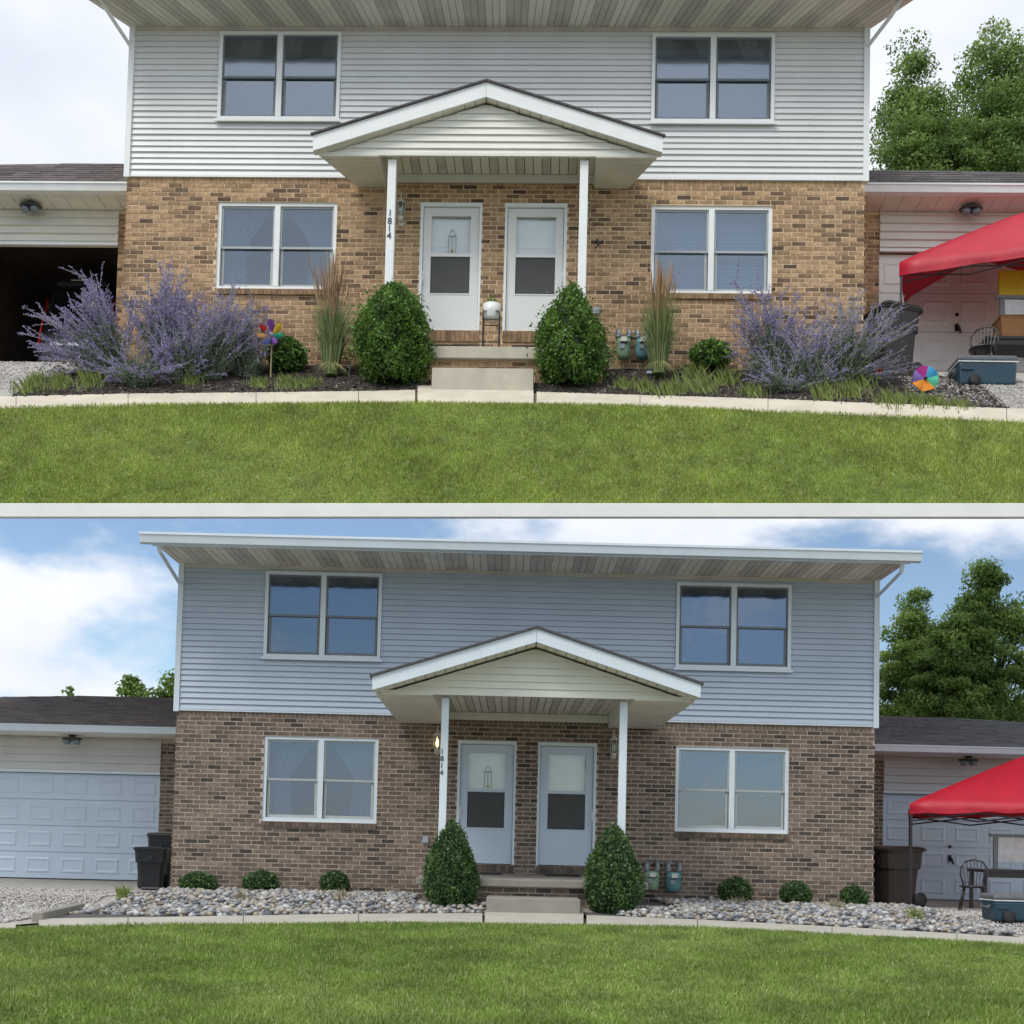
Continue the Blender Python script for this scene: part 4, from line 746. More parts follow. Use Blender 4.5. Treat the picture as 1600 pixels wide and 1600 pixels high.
def tuft(P, px, py, h, wd, m, seed, label, name='weed_tuft', n=70, group='weed tufts at the bed edge', cat='weed'):
    g = random.Random(seed); o = P.atg(px, py); b = MB()
    for k in range(n):
        a = g.uniform(0, 6.283); r = abs(g.gauss(0, wd * .35)); l = h * g.uniform(.4, 1.1); x, y = r * math.cos(a), r * math.sin(a); dx, dy = g.gauss(0, .35) * l, g.gauss(0, .35) * l; zz = P.g(o.y + y) - o.z
        b.add([(x - .006, y, zz - .01), (x + .006, y, zz - .01), (x + dx * .5 + .005, y + dy * .5, zz + l * .6), (x + dx, y + dy, zz + l)], [(0, 1, 2), (0, 2, 3)], min(1, max(0, g.gauss(.5, .25))))
    solo(P, b.build(name, m), label, cat, group, loc=o)
wl = [(45, 612, .16, .28), (95, 606, .18, .3), (140, 604, .2, .28), (60, 600, .14, .2), (300, 600, .14, .22), (405, 604, .12, .2), (450, 606, .15, .3), (480, 604, .12, .25), (975, 606, .14, .2), (1008, 612, .16, .2), (1040, 615, .15, .28), (1060, 614, .13, .25), (1100, 612, .16, .25), (1085, 596, .22, .35), (1135, 600, .2, .3), (1175, 618, .14, .25), (1290, 622, .18, .3), (1330, 620, .2, .3), (1390, 630, .17, .35), (1430, 632, .16, .3), (1460, 632, .12, .3), (1500, 636, .1, .3), (1345, 606, .22, .3), (1255, 600, .22, .22)]
wl.sort(); ORD = 'first second third fourth fifth sixth seventh eighth ninth tenth eleventh twelfth thirteenth fourteenth fifteenth sixteenth seventeenth eighteenth nineteenth twentieth twenty-first twenty-second twenty-third twenty-fourth'.split()
for i, (a, b_, c_, d_) in enumerate(wl):
    tuft(U, a, b_, c_ * 1.25, d_ * 1.3, M['weed'], 100 + i, 'low green weed tuft in the mulch bed, %s from the left' % ORD[i], n=170)
for i, (px, py, m, t) in enumerate([(378, 1409, 'dry', 'first from the left'), (537, 1410, 'dry', 'below the third round shrub'), (594, 1397, 'weed', 'green one left of the porch slab'), (1064, 1410, 'weed', 'green one below the teal gas meter'), (1156, 1419, 'dry', 'below the round shrub nearest the meters'), (1308, 1424, 'dry', 'left of the last round shrub'), (1432, 1440, 'weed', 'at the foot of the canopy pole'), (195, 1403, 'weed', 'beside the black bins')]):
    tuft(L, px, py, .19, .22, M[m], 300 + i, 'small plant tuft poking through the river stones, ' + t, 'plant_tuft', 80, 'plant tufts among the stones', 'plant')
# broad leaved seedling, dead stems, flower
o = U.atg(545, 588); r_ = thing(U, 'leafy_seedling', 'broad leaved light green seedling beside the left feather grass', 'plant', o); b = MB(); b.tube([(0, 0, -.02), (.02, 0, .2), (.05, -.02, .3)], .008); b.build('stem', M['sageleaf'], r_)
for k in range(7):
    a = k * .9; x, y, z = .05 + .12 * math.cos(a), -.02 + .1 * math.sin(a), .27 + .03 * (k % 3); b = MB(); b.add([(x - .07, y, z), (x, y - .06, z + .015), (x + .08, y, z - .02), (x, y + .06, z + .015)], [(0, 1, 2, 3)], .8); b.build('leaf', M['weed'], r_)
o = U.atg(1325, 618); b = MB(); g = random.Random(4)
for k in range(26): a = g.uniform(0, 6.283); x, y = g.gauss(0, .16), g.gauss(0, .05); b.tube([(x, y, .02 + .7 * y), (x + .1 * math.cos(a), y + .03, .09 + .5 * y), (x + .22 * math.cos(a), y + .05 * math.sin(a), .03 + g.random() * .1)], .006, .003, 4, g.random())
solo(U, b.build('dead_stems', M['dry']), 'tangle of dry pale stems at the bed edge below the grey sage', 'plant', loc=o)
o = U.atg(1372, 606); r_ = thing(U, 'red_flower', 'dark red flower decoration on a thin stake below the grey sage', 'flower', o); MB().tube([(0, 0, -.05), (0, 0, .2)], .006).build('stake', M['black'], r_)
b = MB()
for k in range(8): a = k * .785; b.lathe([(0, -.02), (.03, -.005), (.026, .015), (0, .02)], 7, (.035 * math.cos(a), -.01, .22 + .035 * math.sin(a)))
b.build('petals', M['petal'], r_, True); MB().box(-.03, .03, -.025, .0, .12, .17).build('leaf', M['weed'], r_)

# mulch chips
n = 9000; x = nr.uniform(-.9, 12.7, n); yfar = np.interp(x, pU[0], pU[1]); y = yfar + (0.0 - yfar) * nr.random(n) ** 1.6; s = nr.uniform(.012, .04, n); a = nr.uniform(0, 6.28, n); z = np.vectorize(gU)(y) + .018
dx, dy = np.cos(a) * s, np.sin(a) * s; ex, ey = -np.sin(a) * s * .35, np.cos(a) * s * .35; tz = nr.normal(0, .3, n) * s
v = np.empty((n, 4, 3)); sl = .7
for k, (p, q) in enumerate(((dx + ex, dy + ey), (-dx + ex, -dy + ey), (-dx - ex, -dy - ey), (dx - ex, dy - ey))): v[:, k] = np.c_[x + p, y + q, z + q * sl + (tz if k in (0, 3) else -tz) + .006 * (k < 2)]
o = npmesh('mulch_chips', v.reshape(-1, 3), np.arange(4 * n).reshape(n, 4), np.repeat(np.clip(nr.gamma(1.6, .22, n), 0, 1), 4), M['mulch']); tag(solo(U, o, kind='stuff'), 'dark shredded mulch chips in the flower bed', 'mulch')

# ---------------------------------------------------------------- river stone bed
far = [L.atg(*p) for p in ((80, 1437), (130, 1425), (205, 1405), (258, 1396))]; right = [L.atg(*p) for p in ((1372, 1414), (1430, 1422), (1500, 1442), (1600, 1466))]
poly = [(p.x, p.y) for p in far] + [(0.0, -.02), (W, -.02)] + [(p.x, p.y) for p in right]; i0 = [(a, b) for a, b in zip(pL[0], pL[1]) if poly[0][0] < a < poly[-1][0]]; poly += [(a, b + .03) for a, b in reversed(i0)]
def inside(x, y):
    r = np.zeros(len(x), bool); j = len(poly) - 1
    for i in range(len(poly)):
        (xi, yi), (xj, yj) = poly[i], poly[j]; c = ((yi > y) != (yj > y)) & (x < (xj - xi) * (y - yi) / (yj - yi + 1e-12) + xi); r ^= c; j = i
    return r
bed = MB(); bed.add([(x, y, gL(y) + .004) for x, y in poly], [tuple(range(len(poly)))[::-1]]); bedo = solo(L, bed.build('stone_bed', M['stonebase']), kind='structure'); bedo['label'] = 'bed of grey and tan river stones along the lower house'
sp = .067; gx, gy = np.meshgrid(np.arange(-5, 16, sp), np.arange(-5.2, 0, sp)); x = gx.ravel() + nr.uniform(-.5, .5, gx.size) * sp; y = gy.ravel() + nr.uniform(-.5, .5, gx.size) * sp
k = inside(x, y) & ~((x > 4.0) & (x < 7.75) & (y > -3.35)) & ~((x > 5.1) & (x < 6.75) & (y > -4.1)); x, y = x[k], y[k]; n = len(x)
ico = bpy.data.meshes.new('i'); import bmesh
bmm = bmesh.new(); bmesh.ops.create_icosphere(bmm, subdivisions=1, radius=1); bmm.to_mesh(ico); bmm.free(); iv = np.array([v.co[:] for v in ico.vertices]); fi = np.array([p.vertices[:] for p in ico.polygons])
sz = nr.uniform(.026, .052, n) * nr.choice([1, 1, 1, 1.35], n); an = nr.uniform(0, 6.28, n); tn = nr.random(n); el = nr.uniform(.6, .95, n); hh = nr.uniform(.42, .75, n); hz = np.vectorize(gL)(y) + nr.uniform(.0, .05, n) * (nr.random(n) < .6)
order = np.argsort(y); near = set(order[:300].tolist()); J = 1 + nr.normal(0, .13, (n, len(iv)))
def stone_v(i): p = iv * J[i][:, None] * sz[i] * [1, el[i], hh[i]]; c, s = math.cos(an[i]), math.sin(an[i]); return np.c_[p[:, 0] * c - p[:, 1] * s, p[:, 0] * s + p[:, 1] * c, p[:, 2]]
st_m = []
for q in range(24):
    m = MB(); m.add([tuple(p) for p in stone_v(order[q])], [tuple(f) for f in fi], float(tn[order[q]])); st_m.append(m.mesh('stone'))
for q, i in enumerate(order[:300]): link('stone', st_m[q % 24], M['stone'], bedo, True, loc=(x[i], y[i], hz[i] + .018))
rest = order[300:]; V = np.concatenate([stone_v(i) + [x[i], y[i], hz[i] + .018] for i in rest]); Fi = np.concatenate([fi + len(iv) * k for k in range(len(rest))])
npmesh('stones', V, Fi, np.repeat(tn[rest], len(iv)), M['stone'], bedo, True, 'stuff')

# ---------------------------------------------------------------- loose objects
def bin_(P, name, label, px, base, top, wpx, y, m, lid, rz=0, wheels=True, group=None):
    o = P.at(px, base, y); o.z = P.g(y); H = P.at(px, top, y).z - o.z; Wd = P.at(px + wpx / 2, base, y).x - P.at(px - wpx / 2, base, y).x
    root = thing(P, name, label, 'trash bin', o, rz, group); b = MB(); a, d = Wd * .5, Wd * .55
    def ring(s, z, e=.18):
        x, y = a * s, d * s; r = e * a; return [(x - r, -y, z), (x, -y + r, z), (x, y - r, z), (x - r, y, z), (-x + r, y, z), (-x, y - r, z), (-x, -y + r, z), (-x + r, -y, z)]
    b.loft([ring(.72, .03), ring(.76, H * .35), ring(.82, H * .62), ring(.90, H * .63), ring(.95, H * .90), ring(1.0, H * .905), ring(1.0, H * .93)]); b.build('bin_body', m, root)
    c = MB(); c.loft([ring(1.04, H * .932), ring(1.05, H * .955), ring(.98, H * .985), ring(.7, H)]); c.box(-a * .8, a * .8, d * .98, d * 1.18, H * .93, H * .965); c.build('lid', lid, root)
    c = MB(); c.box(-a * .16, a * .16, -d * 1.02, -d * .96, H * .70, H * .80); c.build('emblem_plate', m, root)
    for s in (-1, 1): MB().lathe([(0, 0), (.11, .0), (.12, .02), (.12, .05), (.11, .06), (0, .06)], 16, (s * a * .82 - .03, d * .82, .12), axis='x').build('wheel', M['rubber'], root, True)
    c = MB(); c.tube([(-a * .8, d * .82, .12), (a * .8, d * .82, .12)], .016); c.build('axle', M['black'], root); return root
bin_(L, 'trash_bin', 'black wheeled bin in front beside the shade-blued garage door', 236, 1397, 1323, 50, -.25 + .6, M['binblk'], M['binblk'], .15, group='black bins by the left garage')
bin_(L, 'trash_bin', 'black wheeled bin behind the other one, against the brick corner', 252, 1392, 1301, 42, 1.5, M['binblk'], M['binblk'], .1, group='black bins by the left garage')
bin_(L, 'trash_bin', 'brown wheeled bin at the right corner of the lower house', 1398, 1420, 1322, 62, .35, M['binbrn'], M['binbrn'], -1.2)
bin_(U, 'trash_bin', 'brown wheeled bin behind the faded sage, right corner of the hillside house', 1394, 578, 484, 62, .42, M['binbrn'], M['binbrn'], -1.2)

def canopy(P, label, y, lt, lb, peak, rt, poleb, bar):
    # left corner of the eave, ridge going up to a centre peak right of the frame
    c = P.at(*lb, y); t = P.at(*lt, y); zg = P.g(y); rz = -.31; hx, hy = 2.0, 1.2
    o = Vector((t.x + hx * math.cos(rz) - hy * math.sin(rz), y + hx * math.sin(rz) + hy * math.cos(rz), zg)); pk = P.at(*peak, o.y)
    root = thing(P, 'canopy_tent', label, 'canopy', o, rz); z1 = t.z - zg; z0 = c.z - zg; zp = pk.z - zg; b = MB(); n = 14; vs = []; fs = []
    g = random.Random(3)
    edge = [(-hx + 2 * hx * i / n, -hy) for i in range(n)] + [(hx, -hy + 2 * hy * i / n) for i in range(n)] + [(hx - 2 * hx * i / n, hy) for i in range(n)] + [(-hx, hy - 2 * hy * i / n) for i in range(n)]; m = len(edge)
    for lv, (k, z) in enumerate(((1.0, z0), (1.0, (z0 + z1) / 2), (1.0, z1), (.92, z1 + .10 * (zp - z1)), (.6, z1 + .44 * (zp - z1)), (.25, z1 + .80 * (zp - z1)), (.03, zp))):
        for i, (ex, ey) in enumerate(edge):
            u = (i % n) / n; sag = math.sin(math.pi * u); wv = .015 * math.sin(i * 2.1 + lv * 1.7); zz = z + (.05 * sag if lv == 0 else -.03 * sag if lv in (2, 3) else 0) + (wv if lv < 3 else 0); kk = k * (1 - (.02 * sag if lv < 3 else 0)); vs.append((ex * kk, ey * kk + (wv if lv < 3 else 0), zz))
    for lv in range(6):
        for i in range(m): a, d = lv * m + i, lv * m + (i + 1) % m; fs.append((a, d, d + m, a + m))
    fs.append(tuple(range(6 * m, 7 * m))); b.add(vs, fs); b.build('fabric_top', M['red'], root, True)
    for sx in (-1, 1):
        for sy in (-1, 1): MB().box(sx * hx - .018 * 1 - sx * .03, sx * hx + .018 - sx * .03, sy * hy - .018 - sy * .03, sy * hy + .018 - sy * .03, .012, z0 + .1).box(sx * hx - .05 - sx * .03, sx * hx + .05 - sx * .03, sy * hy - .05 - sy * .03, sy * hy + .05 - sy * .03, 0, .011).build('leg', M['black'], root)
    for sy in (-1, 1):
        q = MB(); k = 4
        for i in range(k):
            x0, x1 = -hx + .05 + (2 * hx - .1) * i / k, -hx + .05 + (2 * hx - .1) * (i + 1) / k; q.tube([(x0, sy * (hy - .04), z0 + .03), (x1, sy * (hy - .04), z0 - .10)], .012, n=4); q.tube([(x0, sy * (hy - .02), z0 - .10), (x1, sy * (hy - .02), z0 + .03)], .012, n=4)
        q.build('truss', M['black'], root)
    return root
canopy(U, 'red pop-up canopy tent before the garage of the hillside house', .35, (1405, 410), (1406, 431), (1645, 328), None, None, None)
canopy(L, 'red pop-up canopy tent before the right garage of the lower house', -.3, (1421, 1256), (1421, 1272), (1655, 1176), None, None, None)

def chair(P, label, px, base, top, y, wpx, rz):
    o = P.atg(px, base); y = o.y; H = P.at(px, top, y).z - o.z; k = H / .95; root = thing(P, 'windsor_chair', label, 'chair', o, rz, k=k); b = MB()
    b.loft([[(.24 * math.cos(a) * s, .21 * math.sin(a) * s, z) for a in [2 * math.pi * j / 16 for j in range(16)]] for s, z in ((.85, .43), (1, .445), (1, .465), (.9, .47))]); b.build('seat', M['chair'], root, True)
    for sx in (-1, 1):
        for sy in (-1, 1): MB().tube([(sx * .15, sy * .13, .44), (sx * .19, sy * .17, .22), (sx * .23, sy * .21, .0)], .018, .015, 7).build('leg', M['chair'], root, True)
        MB().tube([(sx * .19, -.17, .2), (sx * .19, .17, .2)], .011).build('stretcher', M['chair'], root, True)
    MB().tube([(-.19, 0, .2), (.19, 0, .2)], .011).build('stretcher', M['chair'], root, True)
    arc = [(-.17, .15, .46), (-.235, .20, .66), (-.225, .225, .80), (-.15, .24, .91), (0, .245, .95), (.15, .24, .91), (.225, .225, .80), (.235, .20, .66), (.17, .15, .46)]
    MB().tube(arc, .016, n=7).build('back_bow', M['chair'], root, True)
    for i in range(7):
        x = -.135 + .045 * i; xt = x * 1.45; zt = .945 - .17 * abs(xt / .24) ** 2.4; MB().tube([(x, .17, .46), (xt, .24, zt)], .008, n=5).build('spindle', M['chair'], root)
    return root
chair(L, 'black windsor chair in front of the right garage of the lower house', 1520, 1424, 1343, .9, 52, -.45)
chair(U, 'black windsor chair behind the blue cooler of the hillside house', 1535, 585, 503, .95, 50, -.5)
def cooler(P, label, x0, x1, base, top, y, dep=.5):
    y = P.atg((x0 + x1) / 2, base).y; a = P.at(x0, base, y); c = P.at(x1, base, y); o = Vector(((a.x + c.x) / 2, y + dep / 2, P.g(y))); H = P.at(x0, top, y).z - o.z; hw = (c.x - a.x) / 2; root = thing(P, 'cooler', label, 'cooler', o); b = MB()
    rg = lambda s, z: [(-hw * s, -dep / 2 * s, z), (hw * s, -dep / 2 * s, z), (hw * s, dep / 2 * s, z), (-hw * s, dep / 2 * s, z)]
    b.loft([rg(.92, .03), rg(.96, H * .6), rg(.97, H * .76)]); b.build('cooler_body', M['coolb'], root, bevel=.03); MB().loft([rg(1.0, H * .762), rg(1.0, H * .80)]).build('rim', M['white'], root, bevel=.006)
    MB().loft([rg(1.0, H * .802), rg(1.0, H * .93), rg(.9, H)]).build('lid', M['coolg'], root, bevel=.02); MB().tube([(-hw * 1.0, -dep * .25, H * .6), (-hw * 1.06, -dep * .25, H * .55), (-hw * 1.06, dep * .25, H * .55), (-hw, dep * .25, H * .6)], .02).build('handle', M['coolg'], root)
    MB().box(-hw * .9, -hw * .5, -dep / 2 - .012, -dep / 2 + .02, H * .5, H * .58).build('grip', M['coolb'], root, bevel=.006)
    for s in (-1, 1): MB().lathe([(0, 0), (.07, 0), (.085, .015), (.085, .045), (.07, .06), (0, .06)], 16, (-hw * .45, -dep / 2 * .96 + .02 if s < 0 else dep / 2 * .9, .085), axis='y').build('wheel', M['rubber'], root, True)
cooler(U, 'teal blue wheeled cooler with white rim on the gravel, below the hillside garage', 1497, 1592, 603, 553, .12)
cooler(L, 'teal blue cooler with grey lid at the right edge of the lower place', 1553, 1640, 1444, 1397, -1.6)
def table(P, label, x0, x1, top, y, dep=.7, z=None):
    a, c = P.at(x0, top, y), P.at(x1, top, y); o = Vector(((a.x + c.x) / 2, y + dep / 2, P.g(y))); H = a.z - o.z; hw = (c.x - a.x) / 2; root = thing(P, 'folding_table', label, 'table', o)
    MB().box(-hw, hw, -dep / 2, dep / 2, H - .05, H).build('table_top', M['chair'], root, bevel=.008); MB().box(-hw + .03, hw - .03, -dep / 2 + .02, -dep / 2 + .05, H - .13, H - .051).build('apron', M['chair'], root)
    for sx in (-1, 1):
        for sy in (-1, 1): MB().box(sx * (hw - .06) - .025, sx * (hw - .06) + .025, sy * (dep / 2 - .06) - .025, sy * (dep / 2 - .06) + .025, 0, H - .051).build('leg', M['chair'], root)
    return root, o, H
tU, oU, HU = table(U, 'dark wooden table at the right edge of the hillside place', 1541, 1660, 524, .22)
tL, oL, HL = table(L, 'dark wooden table at the right edge beside the lower chair', 1536, 1680, 1358, -.1)
def easel(P, label, x0, x1, bot, top, y, zb, fm):
    a, c = P.at(x0, bot, y), P.at(x1, top, y); o = Vector((a.x, y, zb)); H = c.z - zb; w_ = c.x - a.x; root = thing(P, 'display_stand', label, 'stand', o); MB().box(0, .07, -.02, .02, 0, H - .05).build('upright', fm, root); MB().box(w_ - .07, w_, -.02, .02, 0, H - .05).build('upright', fm, root); MB().box(-.06, w_ + .06, -.03, .03, H - .049, H).build('top_bar', fm, root); MB().box(.071, w_ - .071, -.008, .008, .12, H - .06).build('panel', M['white'], root)
easel(L, 'grey framed white display stand on the dark table of the lower place', 1552, 1640, 1358, 1305, .2, oL.z + HL, M['greyf'])
easel(U, 'grey framed display stand at the right edge behind the wicker basket', 1562, 1650, 524, 463, .55, oU.z + HU, M['greyf'])
q = U.at(1560, 463, .55); o = MB().box(0, .75, -.03, .03, .004, .40).build('yellow_board', M['yellow'], None, bevel=.01); solo(U, o, 'yellow board on top of the grey stand under the red canopy', 'sign', loc=(q.x, .55, q.z))
q = U.at(1561, 524, .30); r_ = thing(U, 'wicker_basket', 'brown wicker basket on the dark table of the hillside place', 'basket', (q.x + .3, .45, oU.z + HU)); b = MB(); b.loft([[(sx * .28 * s, sy * .18 * s, z) for sx, sy in ((-1, -1), (1, -1), (1, 1), (-1, 1))] for s, z in ((.9, .0), (1, .30), (1.03, .31), (1.03, .33))]); b.build('basket_body', M['wicker'], r_, bevel=.015); MB().box(-.29, .29, -.19, .19, .331, .345).build('lid', M['wicker'], r_)

def pinwheel(P, label, px, py, base, rad, cols, kind, y):
    h = P.at(px, py, y); o = P.at(px, base, y); zg = P.g(y); sc = P.at(px + rad, py, y).x - h.x; root = thing(P, 'pinwheel', label, 'pinwheel', (h.x, y, zg)); zc = h.z - zg; n = len(cols)
    MB().tube([(0, 0, -.05), (0, 0, zc)], .012).build('stick', M['wood'] if kind else M['black'], root)
    for k, c in enumerate(cols):
        a0 = 2 * math.pi * k / n + .3; a1 = a0 + 2 * math.pi / n * (.92 if kind else 1); b = MB(); vs = [(0, -.05, zc)]; m = 7
        for j in range(m):
            t = j / (m - 1); a = a0 + (a1 - a0) * t; rr = sc * (.55 + .45 * math.sin(math.pi * min(1, t * 1.1)) ** .6 if kind else 1.0 - .06 * math.sin(math.pi * t)); vs.append((rr * math.cos(a), -.05 - .09 * sc / .2 * math.sin(math.pi * t) * (1 if kind else .35) - (.03 if j % 2 else 0) * 0, zc + rr * math.sin(a)))
        fs = [(0, i + 1, i + 2) for i in range(m - 1)]; nv = len(vs); vs += [(x, yy + .006, z) for x, yy, z in vs]; fs += [(nv + 0, nv + i + 2, nv + i + 1) for i in range(m - 1)]; b.add(vs, fs); b.build('blade', M[c], root, True)
    MB().lathe([(0, .10), (.02, .095), (.02, .04), (0, .03)], 10, (0, 0, zc), axis='y').build('hub', M['white'] if kind else M['black'], root, True)
pinwheel(U, 'red yellow green and purple petal pinwheel on a wooden stick', 425, 525, 586, 21, ['py', 'pp', 'pr', 'po', 'pb', 'pp', 'pg'], 1, -.62)
pinwheel(U, 'rainbow disc pinwheel near the gravel at the right', 1444, 594, 628, 21, ['pc', 'pm', 'pv', 'pa', 'pa', 'pt'], 0, -1.0)
o = U.atg(1014, 596); r_ = thing(U, 'path_light', 'small solar path light in front of the right feather grass', 'light', o); MB().tube([(0, 0, -.05), (0, 0, .1)], .012).build('stake', M['black'], r_); MB().box(-.04, .04, -.04, .04, .101, .15).build('lamp_body', M['outlet'], r_, bevel=.006); MB().box(-.05, .05, -.05, .05, .151, .175).build('cap', M['black'], r_, bevel=.004)

def meter(P, label, px, base, top, wpx, m, y, box=False):
    a = P.at(px, base, y); H = P.at(px, top, y).z - a.z; w_ = (P.at(px + wpx / 2, base, y).x - P.at(px - wpx / 2, base, y).x) / 2; root = thing(P, 'gas_meter', label, 'gas meter', a, group='gas meters on the brick wall'); b = MB()
    b.loft([[(w_ * s * math.cos(t) * (1.0 if abs(math.cos(t)) < .99 else 1), .10 * s * math.sin(t), z) for t in [2 * math.pi * j / 14 for j in range(14)]] for s, z in ((.6, .0), (.85, .05 * H), (.98, .25 * H), (1, .5 * H), (1.05, .52 * H), (1.05, .55 * H), (.95, .58 * H), (.85, .66 * H), (.5, .70 * H))]); b.build('meter_body', m, root, True)
    for s in (-1, 1): MB().tube([(s * w_ * .68, 0, .62 * H), (s * w_ * .7, 0, .94 * H), (s * w_ * .7, .06, H), (s * w_ * .7, -y - .001, H)], .035, n=8).lathe([(.05, .72 * H), (.05, .78 * H)], 8, (s * w_ * .68, 0, 0)).build('pipe', M['steel'], root, True)
    MB().box(-w_ * .38, w_ * .38, -.135, -.09, .48 * H, .64 * H).build('dial', M['plate'], root, bevel=.006); MB().box(-w_ * .45, w_ * .45, -.125, -.088, .455 * H, .4795 * H).build('dial_rim', M['black'], root); MB().box(-w_ * .5, w_ * .1, -.112, -.09, .26 * H, .42 * H).build('label_plate', M['steel'], root)
meter(U, 'light green gas meter right of the upright shrub at the hillside house', 974, 561, 515, 24, M['meterg'], -.16)
meter(U, 'teal gas meter half hidden behind the right feather grass', 1004, 561, 516, 24, M['metert'], -.16)
meter(L, 'light green gas meter beside the cone shrub of the lower house', 1018, 1391, 1348, 24, M['meterg'], -.16)
meter(L, 'teal gas meter, the right one of the lower pair', 1052, 1393, 1349, 25, M['metert'], -.16)
for P, z, y, ps, t in ((U, slabU, -.70, ((672, 732), (800, 840)), 'hillside house'), (L, slabL, -.9, ((748, 783), (852, 906)), 'lower house')):
    for (a, b_), s in zip(ps, ('left', 'right')):
        x0, x1 = P.at(a, 540 if P is U else 1366, y).x, P.at(b_, 540 if P is U else 1366, y).x; o = MB().box(0, x1 - x0, -.09, .35, .002, .028).build('door_mat', M['mat'], None, bevel=.005); solo(P, o, 'dark door mat at the %s door of the %s' % (s, t), 'door mat', loc=(x0, y, z))
# plant stand
q = U.at(767, 540, -.66); r_ = thing(U, 'plant_stand', 'black wire plant stand between the two doors', 'plant stand', (q.x, -.66, slabU)); h = U.at(767, 490, -.66).z - slabU; w_ = .115
for sx in (-1, 1):
    for sy in (-1, 1): MB().tube([(sx * w_, sy * .10, 0), (sx * w_, sy * .10, h)], .009).build('leg', M['black'], r_)
for z in (.08, h - .13, h - .005):
    MB().tube([(-w_, -.1, z), (w_, -.1, z), (w_, .1, z), (-w_, .1, z), (-w_, -.1, z)], .008, n=5).build('rail', M['black'], r_)
zt = U.at(767, 477, -.66).z - slabU; r2 = thing(U, 'plant_pot', 'cream pot with a snake plant on the black wire stand', 'plant pot', (q.x, -.66, slabU + h - .10)); pz = zt - h + .10
b = MB(); b.lathe([(.0, .0), (.09, .0), (.10, .04), (.125, .10), (.13, pz), (.115, pz), (.11, pz - .02), (0, pz - .02)], 18); b.build('pot', M['door'], r2, True)
for k in range(7):
    a = k * .9; l = .10 + .03 * (k % 3); b = MB(); x, y = .03 * math.cos(a), .03 * math.sin(a); b.add([(x - .018, y, pz - .03), (x + .018, y, pz - .03), (x * 2 + .014, y * 2, pz + l * .6), (x * 2.6, y * 2.6, pz + l), (x * 2 - .014, y * 2, pz + l * .6)], [(0, 1, 2, 3, 4)], .3 + .1 * (k % 3)); b.build('leaf', M['boxU'], r2)

# parked car in the open garage
q = U.at(121, 500, 2.6); carx = q.x; zt = U.at(121, 436, 2.6).z; cw = (U.at(186, 480, 2.6).x - U.at(58, 480, 2.6).x); r_ = thing(U, 'parked_car', 'black car seen from behind inside the open garage', 'car', (carx, 2.6, 0.012)); hw = cw / 2; H = zt
def sec(y, w0, z0, z1, wt, zt_, n=4): return [(-w0, y, z0), (w0, y, z0), (w0 * 1.0, y, z0 + (z1 - z0) * .5), (w0 * .98, y, z1), (wt, y, zt_ - .05), (wt * .85, y, zt_), (-wt * .85, y, zt_), (-wt, y, zt_ - .05), (-w0 * .98, y, z1), (-w0, y, z0 + (z1 - z0) * .5)]
zw = H * .62; b = MB(); b.loft([sec(0.0, hw * .94, .28, zw * .75, hw * .9, zw * .80), sec(.06, hw * .99, .22, zw, hw * .86, zw + .10), sec(.30, hw, .2, zw, hw * .80, H * .985), sec(.9, hw, .2, zw, hw * .80, H), sec(1.5, hw, .2, zw, hw * .78, H * .97), sec(1.85, hw, .2, zw * .97, hw * .85, zw * 1.02), sec(2.25, hw * .93, .25, zw * .8, hw * .8, zw * .84)]); b.build('body', M['car'], r_, True)
b = MB(); b.add([(-hw * .80, .035, zw + .04), (hw * .80, .035, zw + .04), (hw * .70, .235, H * .93), (-hw * .70, .235, H * .93)], [(0, 1, 2, 3)]); b.build('rear_window', M['carglass'], r_)
for s in (-1, 1):
    b = MB(); b.tube([(s * hw * .92, .0, zw * .86), (s * hw * .90, .02, zw * 1.02), (s * hw * .80, .10, H * .86)], .028, .014, 6); b.build('tail_light', M['tail'], r_, True)
    for yy in (.35, 1.85): MB().lathe([(0, 0), (.22, 0), (.27, .03), (.27, .14), (.22, .17), (0, .17)], 18, (s * hw * .86 - .085, yy, .27), axis='x').build('wheel', M['rubber'], r_, True)
MB().box(-hw * .62, hw * .62, -.03, .0, zw * .84, zw * .87).build('trim_strip', M['chrome'], r_); MB().box(-.16, .16, -.045, -.03, zw * .62, zw * .78).build('number_plate', M['orange'], r_, bevel=.004); MB().box(-hw * .95, hw * .95, -.08, .06, .26, .44).build('bumper', M['car'], r_, bevel=.03); MB().box(-hw * .6, hw * .6, .10, .26, H * .97, H * 1.0).build('spoiler', M['car'], r_, bevel=.012); MB().tube([(-hw * .25, .09, H * 1.0 + .012), (hw * .25, .09, H + .012)], .010).build('spoiler_edge', M['chrome'], r_)
b = MB(); r_ = thing(U, 'push_mower', 'dark machine standing in the left of the open garage', 'mower', (U.at(30, 540, 2.2).x, 2.2, .012)); b.box(-.22, .22, -.2, .3, .10, .32).box(-.14, .14, -.1, .14, .321, .45); b.build('deck', M['steel'], r_, bevel=.03); MB().tube([(-.18, .3, .25), (-.18, .75, .85), (.18, .75, .85), (.18, .3, .25)], .014).build('handle', M['black'], r_)
for sx in (-1, 1):
    for yy in (-.12, .25): MB().lathe([(0, 0), (.09, 0), (.11, .02), (.11, .05), (0, .06)], 12, (sx * .25 - .03, yy, .11), axis='x').build('wheel', M['rubber'], r_, True)
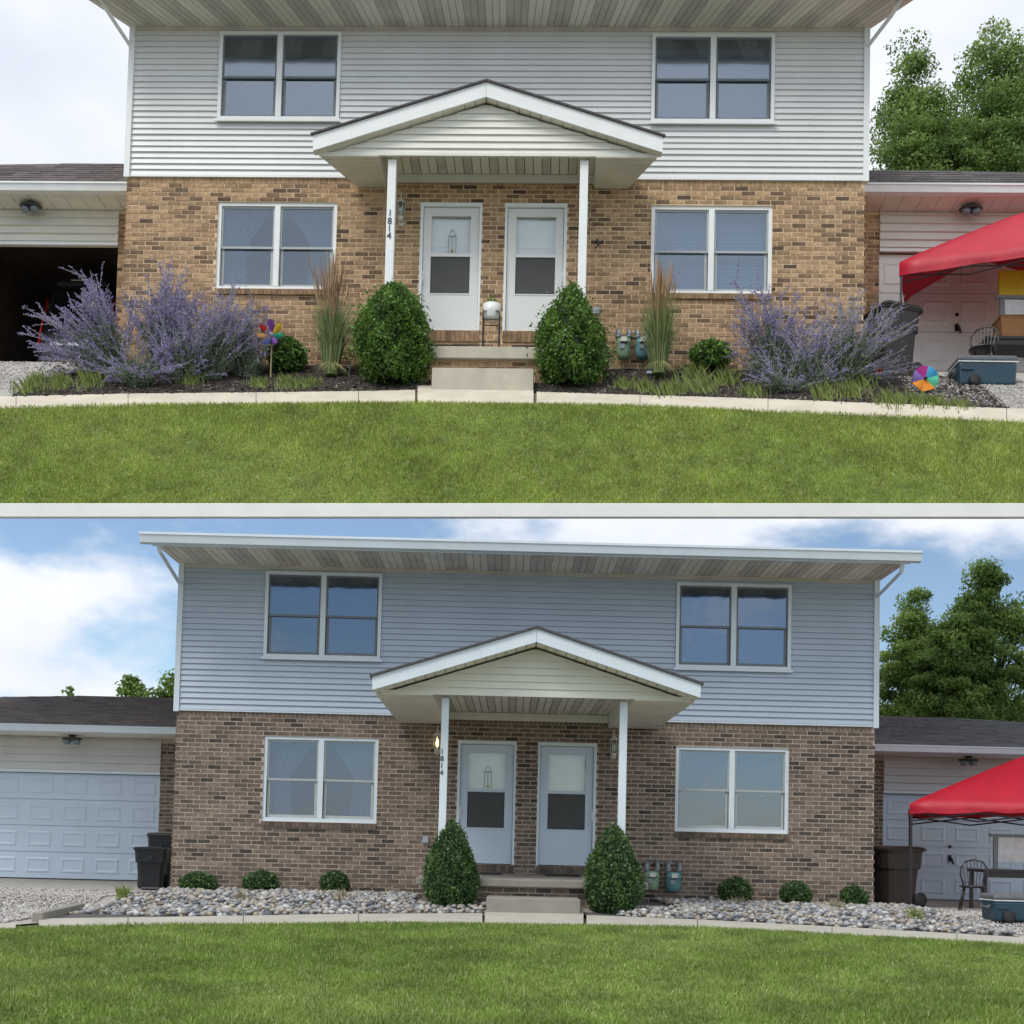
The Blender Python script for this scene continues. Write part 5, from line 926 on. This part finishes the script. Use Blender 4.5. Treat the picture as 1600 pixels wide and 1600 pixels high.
# overhead wire
a, c = U.at(1480, 270, 4.4), U.at(1680, 276, 4.4); b = MB(); b.tube([a, (a + c) / 2 - Vector((0, 0, .03)), c], .012, n=5); tag(solo(U, b.build('overhead_wire', M['black'])), 'thin overhead wire above the right roof of the hillside garage', 'wire')
a, c = L.atg(58, 1440), L.atg(125, 1424); d = (c - a).normalized(); n_ = Vector((-d.y, d.x, 0)) * .06; b = MB(); b.hexa([tuple(p + Vector((0, 0, z))) for z in (-.06, .10) for p in (a - n_, c - n_, c + n_, a + n_)])
solo(L, b.build('bed_edging', M['concL'], bevel=.012), 'low concrete edging block at the left end of the stone bed', 'edging')
# loose gravel pebbles on the driveways
def pebbles(P, corners, n, label, seed):
    g = np.random.default_rng(seed); q = [P.atg(*c) for c in corners]; u, v = g.random(n), g.random(n); X = np.array([(p.x, p.y) for p in q])
    xy = ((1 - u) * (1 - v))[:, None] * X[0] + (u * (1 - v))[:, None] * X[1] + (u * v)[:, None] * X[2] + ((1 - u) * v)[:, None] * X[3]; z = np.vectorize(P.g)(xy[:, 1]); r = g.uniform(.008, .02, n)
    pv = iv[None] * (1 + g.normal(0, .18, (n, len(iv), 1))) * r[:, None, None] * [1, 1, .7] + np.c_[xy, z + .004][:, None]; f = (fi[None] + (np.arange(n) * len(iv))[:, None, None]).reshape(-1, 3)
    tag(solo(P, npmesh('gravel', pv.reshape(-1, 3), f, np.repeat(g.random(n), len(iv)), M['peb'], None, True), kind='stuff'), label, 'gravel')
M['peb'] = mat('gravel_pebble', None, 0.9, 0.1, 20, tint=[(0.16, 0.15, 0.145), (0.40, 0.38, 0.36), (0.60, 0.58, 0.55)])
pebbles(U, [(-30, 612), (90, 604), (150, 568), (-30, 568)], 3500, 'pale gravel left of the upper flower bed', 1); pebbles(U, [(1440, 628), (1630, 640), (1630, 598), (1400, 588)], 4000, 'pale gravel around the cooler of the upper place', 2)
pebbles(L, [(-30, 1446), (100, 1430), (225, 1393), (-30, 1386)], 6500, 'grey gravel left of the river stone bed', 3); pebbles(L, [(1500, 1452), (1640, 1464), (1640, 1424), (1400, 1419)], 4000, 'grey gravel right of the river stone bed', 4)
